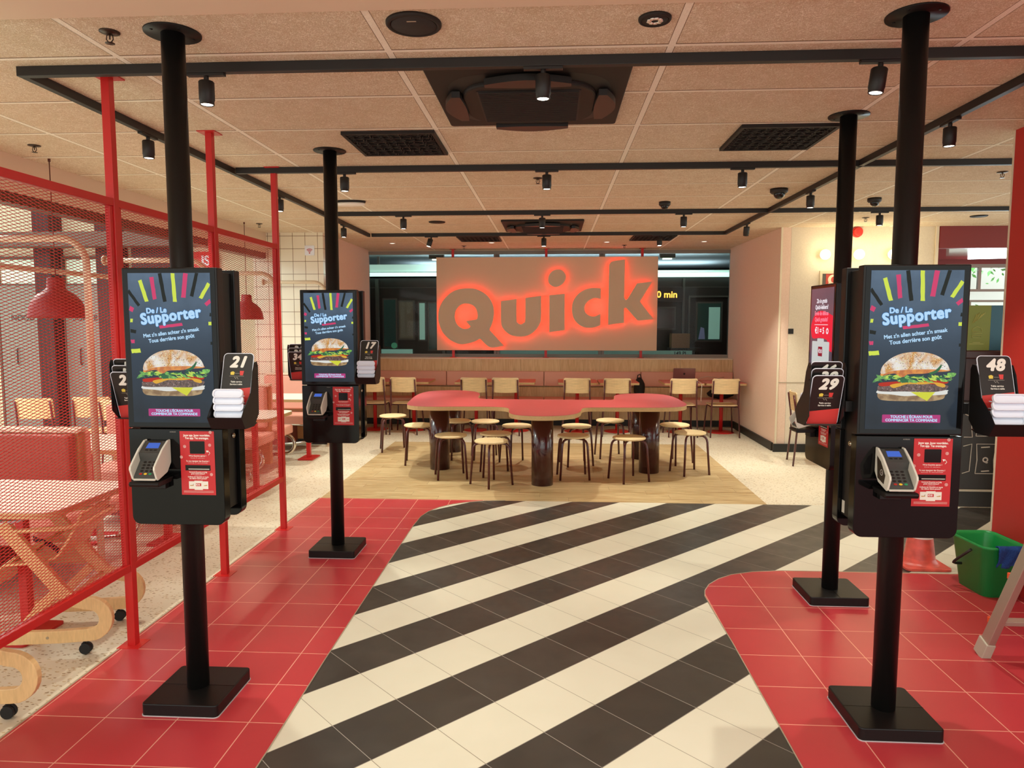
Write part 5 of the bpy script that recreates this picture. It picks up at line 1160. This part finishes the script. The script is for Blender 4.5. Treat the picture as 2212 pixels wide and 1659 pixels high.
# ================================================================ street side behind the window
def stuffbox(nm, lo, hi, m, lb, cat, **k): return tag(MB().box(lo, hi).build(nm, m, **k), lb, cat)
TUBE = mat('fluorescent_tube','#ffffff',.4,emit=1.25,emit_col='#c9fbe6'); REFL = mat('luminaire_reflector','#d9efe4',.5,emit=.42,emit_col='#bdeedb')
t = tag(empty('platform_light', (-2.6,12.9,2.52)), 'long greenish fluorescent platform light outside, left of the sign', 'light fixture')
MB().box((-2.4,.0,.0),(1.2,.06,.13)).build('reflector', REFL, t); MB().cyl((-2.38,-.02,-.05),(1.18,-.02,-.05),.035,n=16).build('tube', TUBE, t); MB().box((-.6,.02,.131),(-.56,.05,.278)).build('hanger', GREYF, t)
t = tag(empty('platform_light', (2.6,12.9,2.50)), 'long greenish fluorescent platform light outside, right of the sign', 'light fixture')
MB().box((-1.2,.0,.0),(1.6,.06,.03)).build('reflector', REFL, t); MB().cyl((-1.18,-.02,-.05),(1.58,-.02,-.05),.042,n=16).build('tube', TUBE, t); MB().box((.6,.02,.031),(.64,.05,.298)).build('hanger', GREYF, t)
for x, lb in ((-2.02,'small hanging lit sign outside at the top left corner of the red letter board'),(1.95,'small hanging lit sign outside at the top right corner of the red letter board')):
    t = tag(empty('hanging_lamp', (x,12.4,2.70)), lb, 'light fixture', 'small hanging lit boxes outside')
    MB().box((-.13,-.05,.0),(.13,.05,.098)).build('box', mat('lamp_box_brown','#3b3226',.5), t); MB().box((-.075,-.04,-.02),(.075,.04,-.0005)).build('diffuser', mat('green_white_glow','#eaffd8',.4,emit=2.2,emit_col='#e0ffd0'), t)
t = tag(empty('train', (0,13.2,0)), 'dark train standing outside beyond the window', 'train')
MB().box((-4.9,0,.2),(4.9,1.2,2.42)).build('train_body', DARKOUT, t); MB().box((-4.9,.05,0.001),(4.9,1.1,.199)).build('train_underframe', RUBBER, t)
TL = mat('train_trim_grey','#57534d',.4); PAN = mat('train_window_green','#2f423c',.15,emit=.05,emit_col='#4c6f66'); PANL = mat('train_window_light','#8fb5a4',.3,emit=.32,emit_col='#86b6a6'); BRN = mat('train_brown_panel','#4d3f33',.5)
def tw(x0, x1, z0, z1, m=PAN, nm='window'):
    f = MB().box((x0-.03,-.02,z0-.03),(x1+.03,-.0005,z1+.03)).build(nm, TL, t); MB().box((x0,-.03,z0),(x1,-.0205,z1)).build('pane', m, f)
tw(-3.15,-2.93,1.15,2.02); tw(-2.86,-2.6,1.3,1.98, mat('train_pane_tan','#5c5747',.3,emit=.06,emit_col='#8d8064')); tw(-2.48,-2.38,1.28,1.96,PANL); tw(-2.3,-2.1,1.1,1.95)
tw(1.86,2.22,1.5,1.86,mat('train_pane_dark','#241a18',.2)); tw(2.64,3.06,1.28,1.95,PAN,'door_window')
b = MB(); b.box((2.47,-.045,.9),(2.50,-.001,2.06)); b.box((2.47,-.045,2.06),(3.30,-.001,2.09)); b.box((3.18,-.045,.9),(3.21,-.001,2.06)); b.build('door_frame', TL, t)
MB().box((2.84,-.040,1.30),(3.04,-.0305,1.88)).build('lit_interior', PANL, t)
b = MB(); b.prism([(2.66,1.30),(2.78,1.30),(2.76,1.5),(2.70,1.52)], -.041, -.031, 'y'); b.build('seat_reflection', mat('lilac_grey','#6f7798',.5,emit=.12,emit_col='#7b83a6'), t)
b = MB(); b.box((-4.8,-.012,2.24),(4.8,-.0005,2.25)); b.box((-3.3,-.06,.4),(-3.24,-.0005,2.4)); b.box((-2.05,-.05,.4),(-2.0,-.0005,2.4)); b.box((1.72,-.04,.4),(1.76,-.0005,2.4)); b.box((2.36,-.05,.4),(2.40,-.0005,2.4)); b.build('pillar_trim', TL, t)
b = MB(); b.box((-3.2,-.07,.85),(-2.62,-.0005,1.10)); b.build('lower_panel', PANL, t); _tr = t; t = tag(empty('platform_barrier', (0,12.42,0)), 'pale green barrier panel outside along the bottom of the window, lettered 149 PL.', 'barrier')
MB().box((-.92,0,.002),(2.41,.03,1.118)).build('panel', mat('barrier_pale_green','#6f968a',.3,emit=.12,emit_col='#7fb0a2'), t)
MB().mesh(text_mesh('149 PL.', .085, .002), FR(2.22,-.003,1.070)).build('capacity_lettering', mat('ink_black','#161616',.5), t); t = _tr
MB().cyl((-2.96,-.012,1.17),(-2.96,-.05,1.17),.055,n=24).build('door_button', mat('button_green','#4f9a78',.4,emit=.15,emit_col='#5fb58a'), t)
b = MB(); b.box((1.55,-.08,1.98),(2.36,-.01,2.24)); b.build('display_box', mat('display_black','#140f0e',.3), t)
b = MB(); b.mesh(text_mesh('0 min', .165, .004, 0, 0, 'RIGHT'), FR(2.26,-.083,2.105)); b.build('display_lettering', mat('led_orange','#200a00',.5,emit=2.2,emit_col='#ffb347'), t)
t = tag(MB().box((2.08,12.55,1.16),(2.39,12.8,1.41)).build('cardboard_box', mat('cardboard','#8a6a48',.7)), 'brown cardboard box outside the window, right of the sign', 'box')
tag(MB().box((2.05,12.5,1.10),(2.6,12.85,1.158)).box((2.1,12.55,.0),(2.14,12.59,1.10)).box((2.52,12.55,.0),(2.56,12.59,1.10)).box((2.1,12.78,.0),(2.14,12.82,1.10)).box((2.52,12.78,.0),(2.56,12.82,1.10)).build('outside_stand', mat('dark_stand','#1f1b18',.6)), 'dark stand outside carrying the cardboard box', 'stand')
# hide nothing, list nothing: finish by pushing every label through once
for o in bpy.data.objects:
    if o.parent and 'category' in o: del o['category']
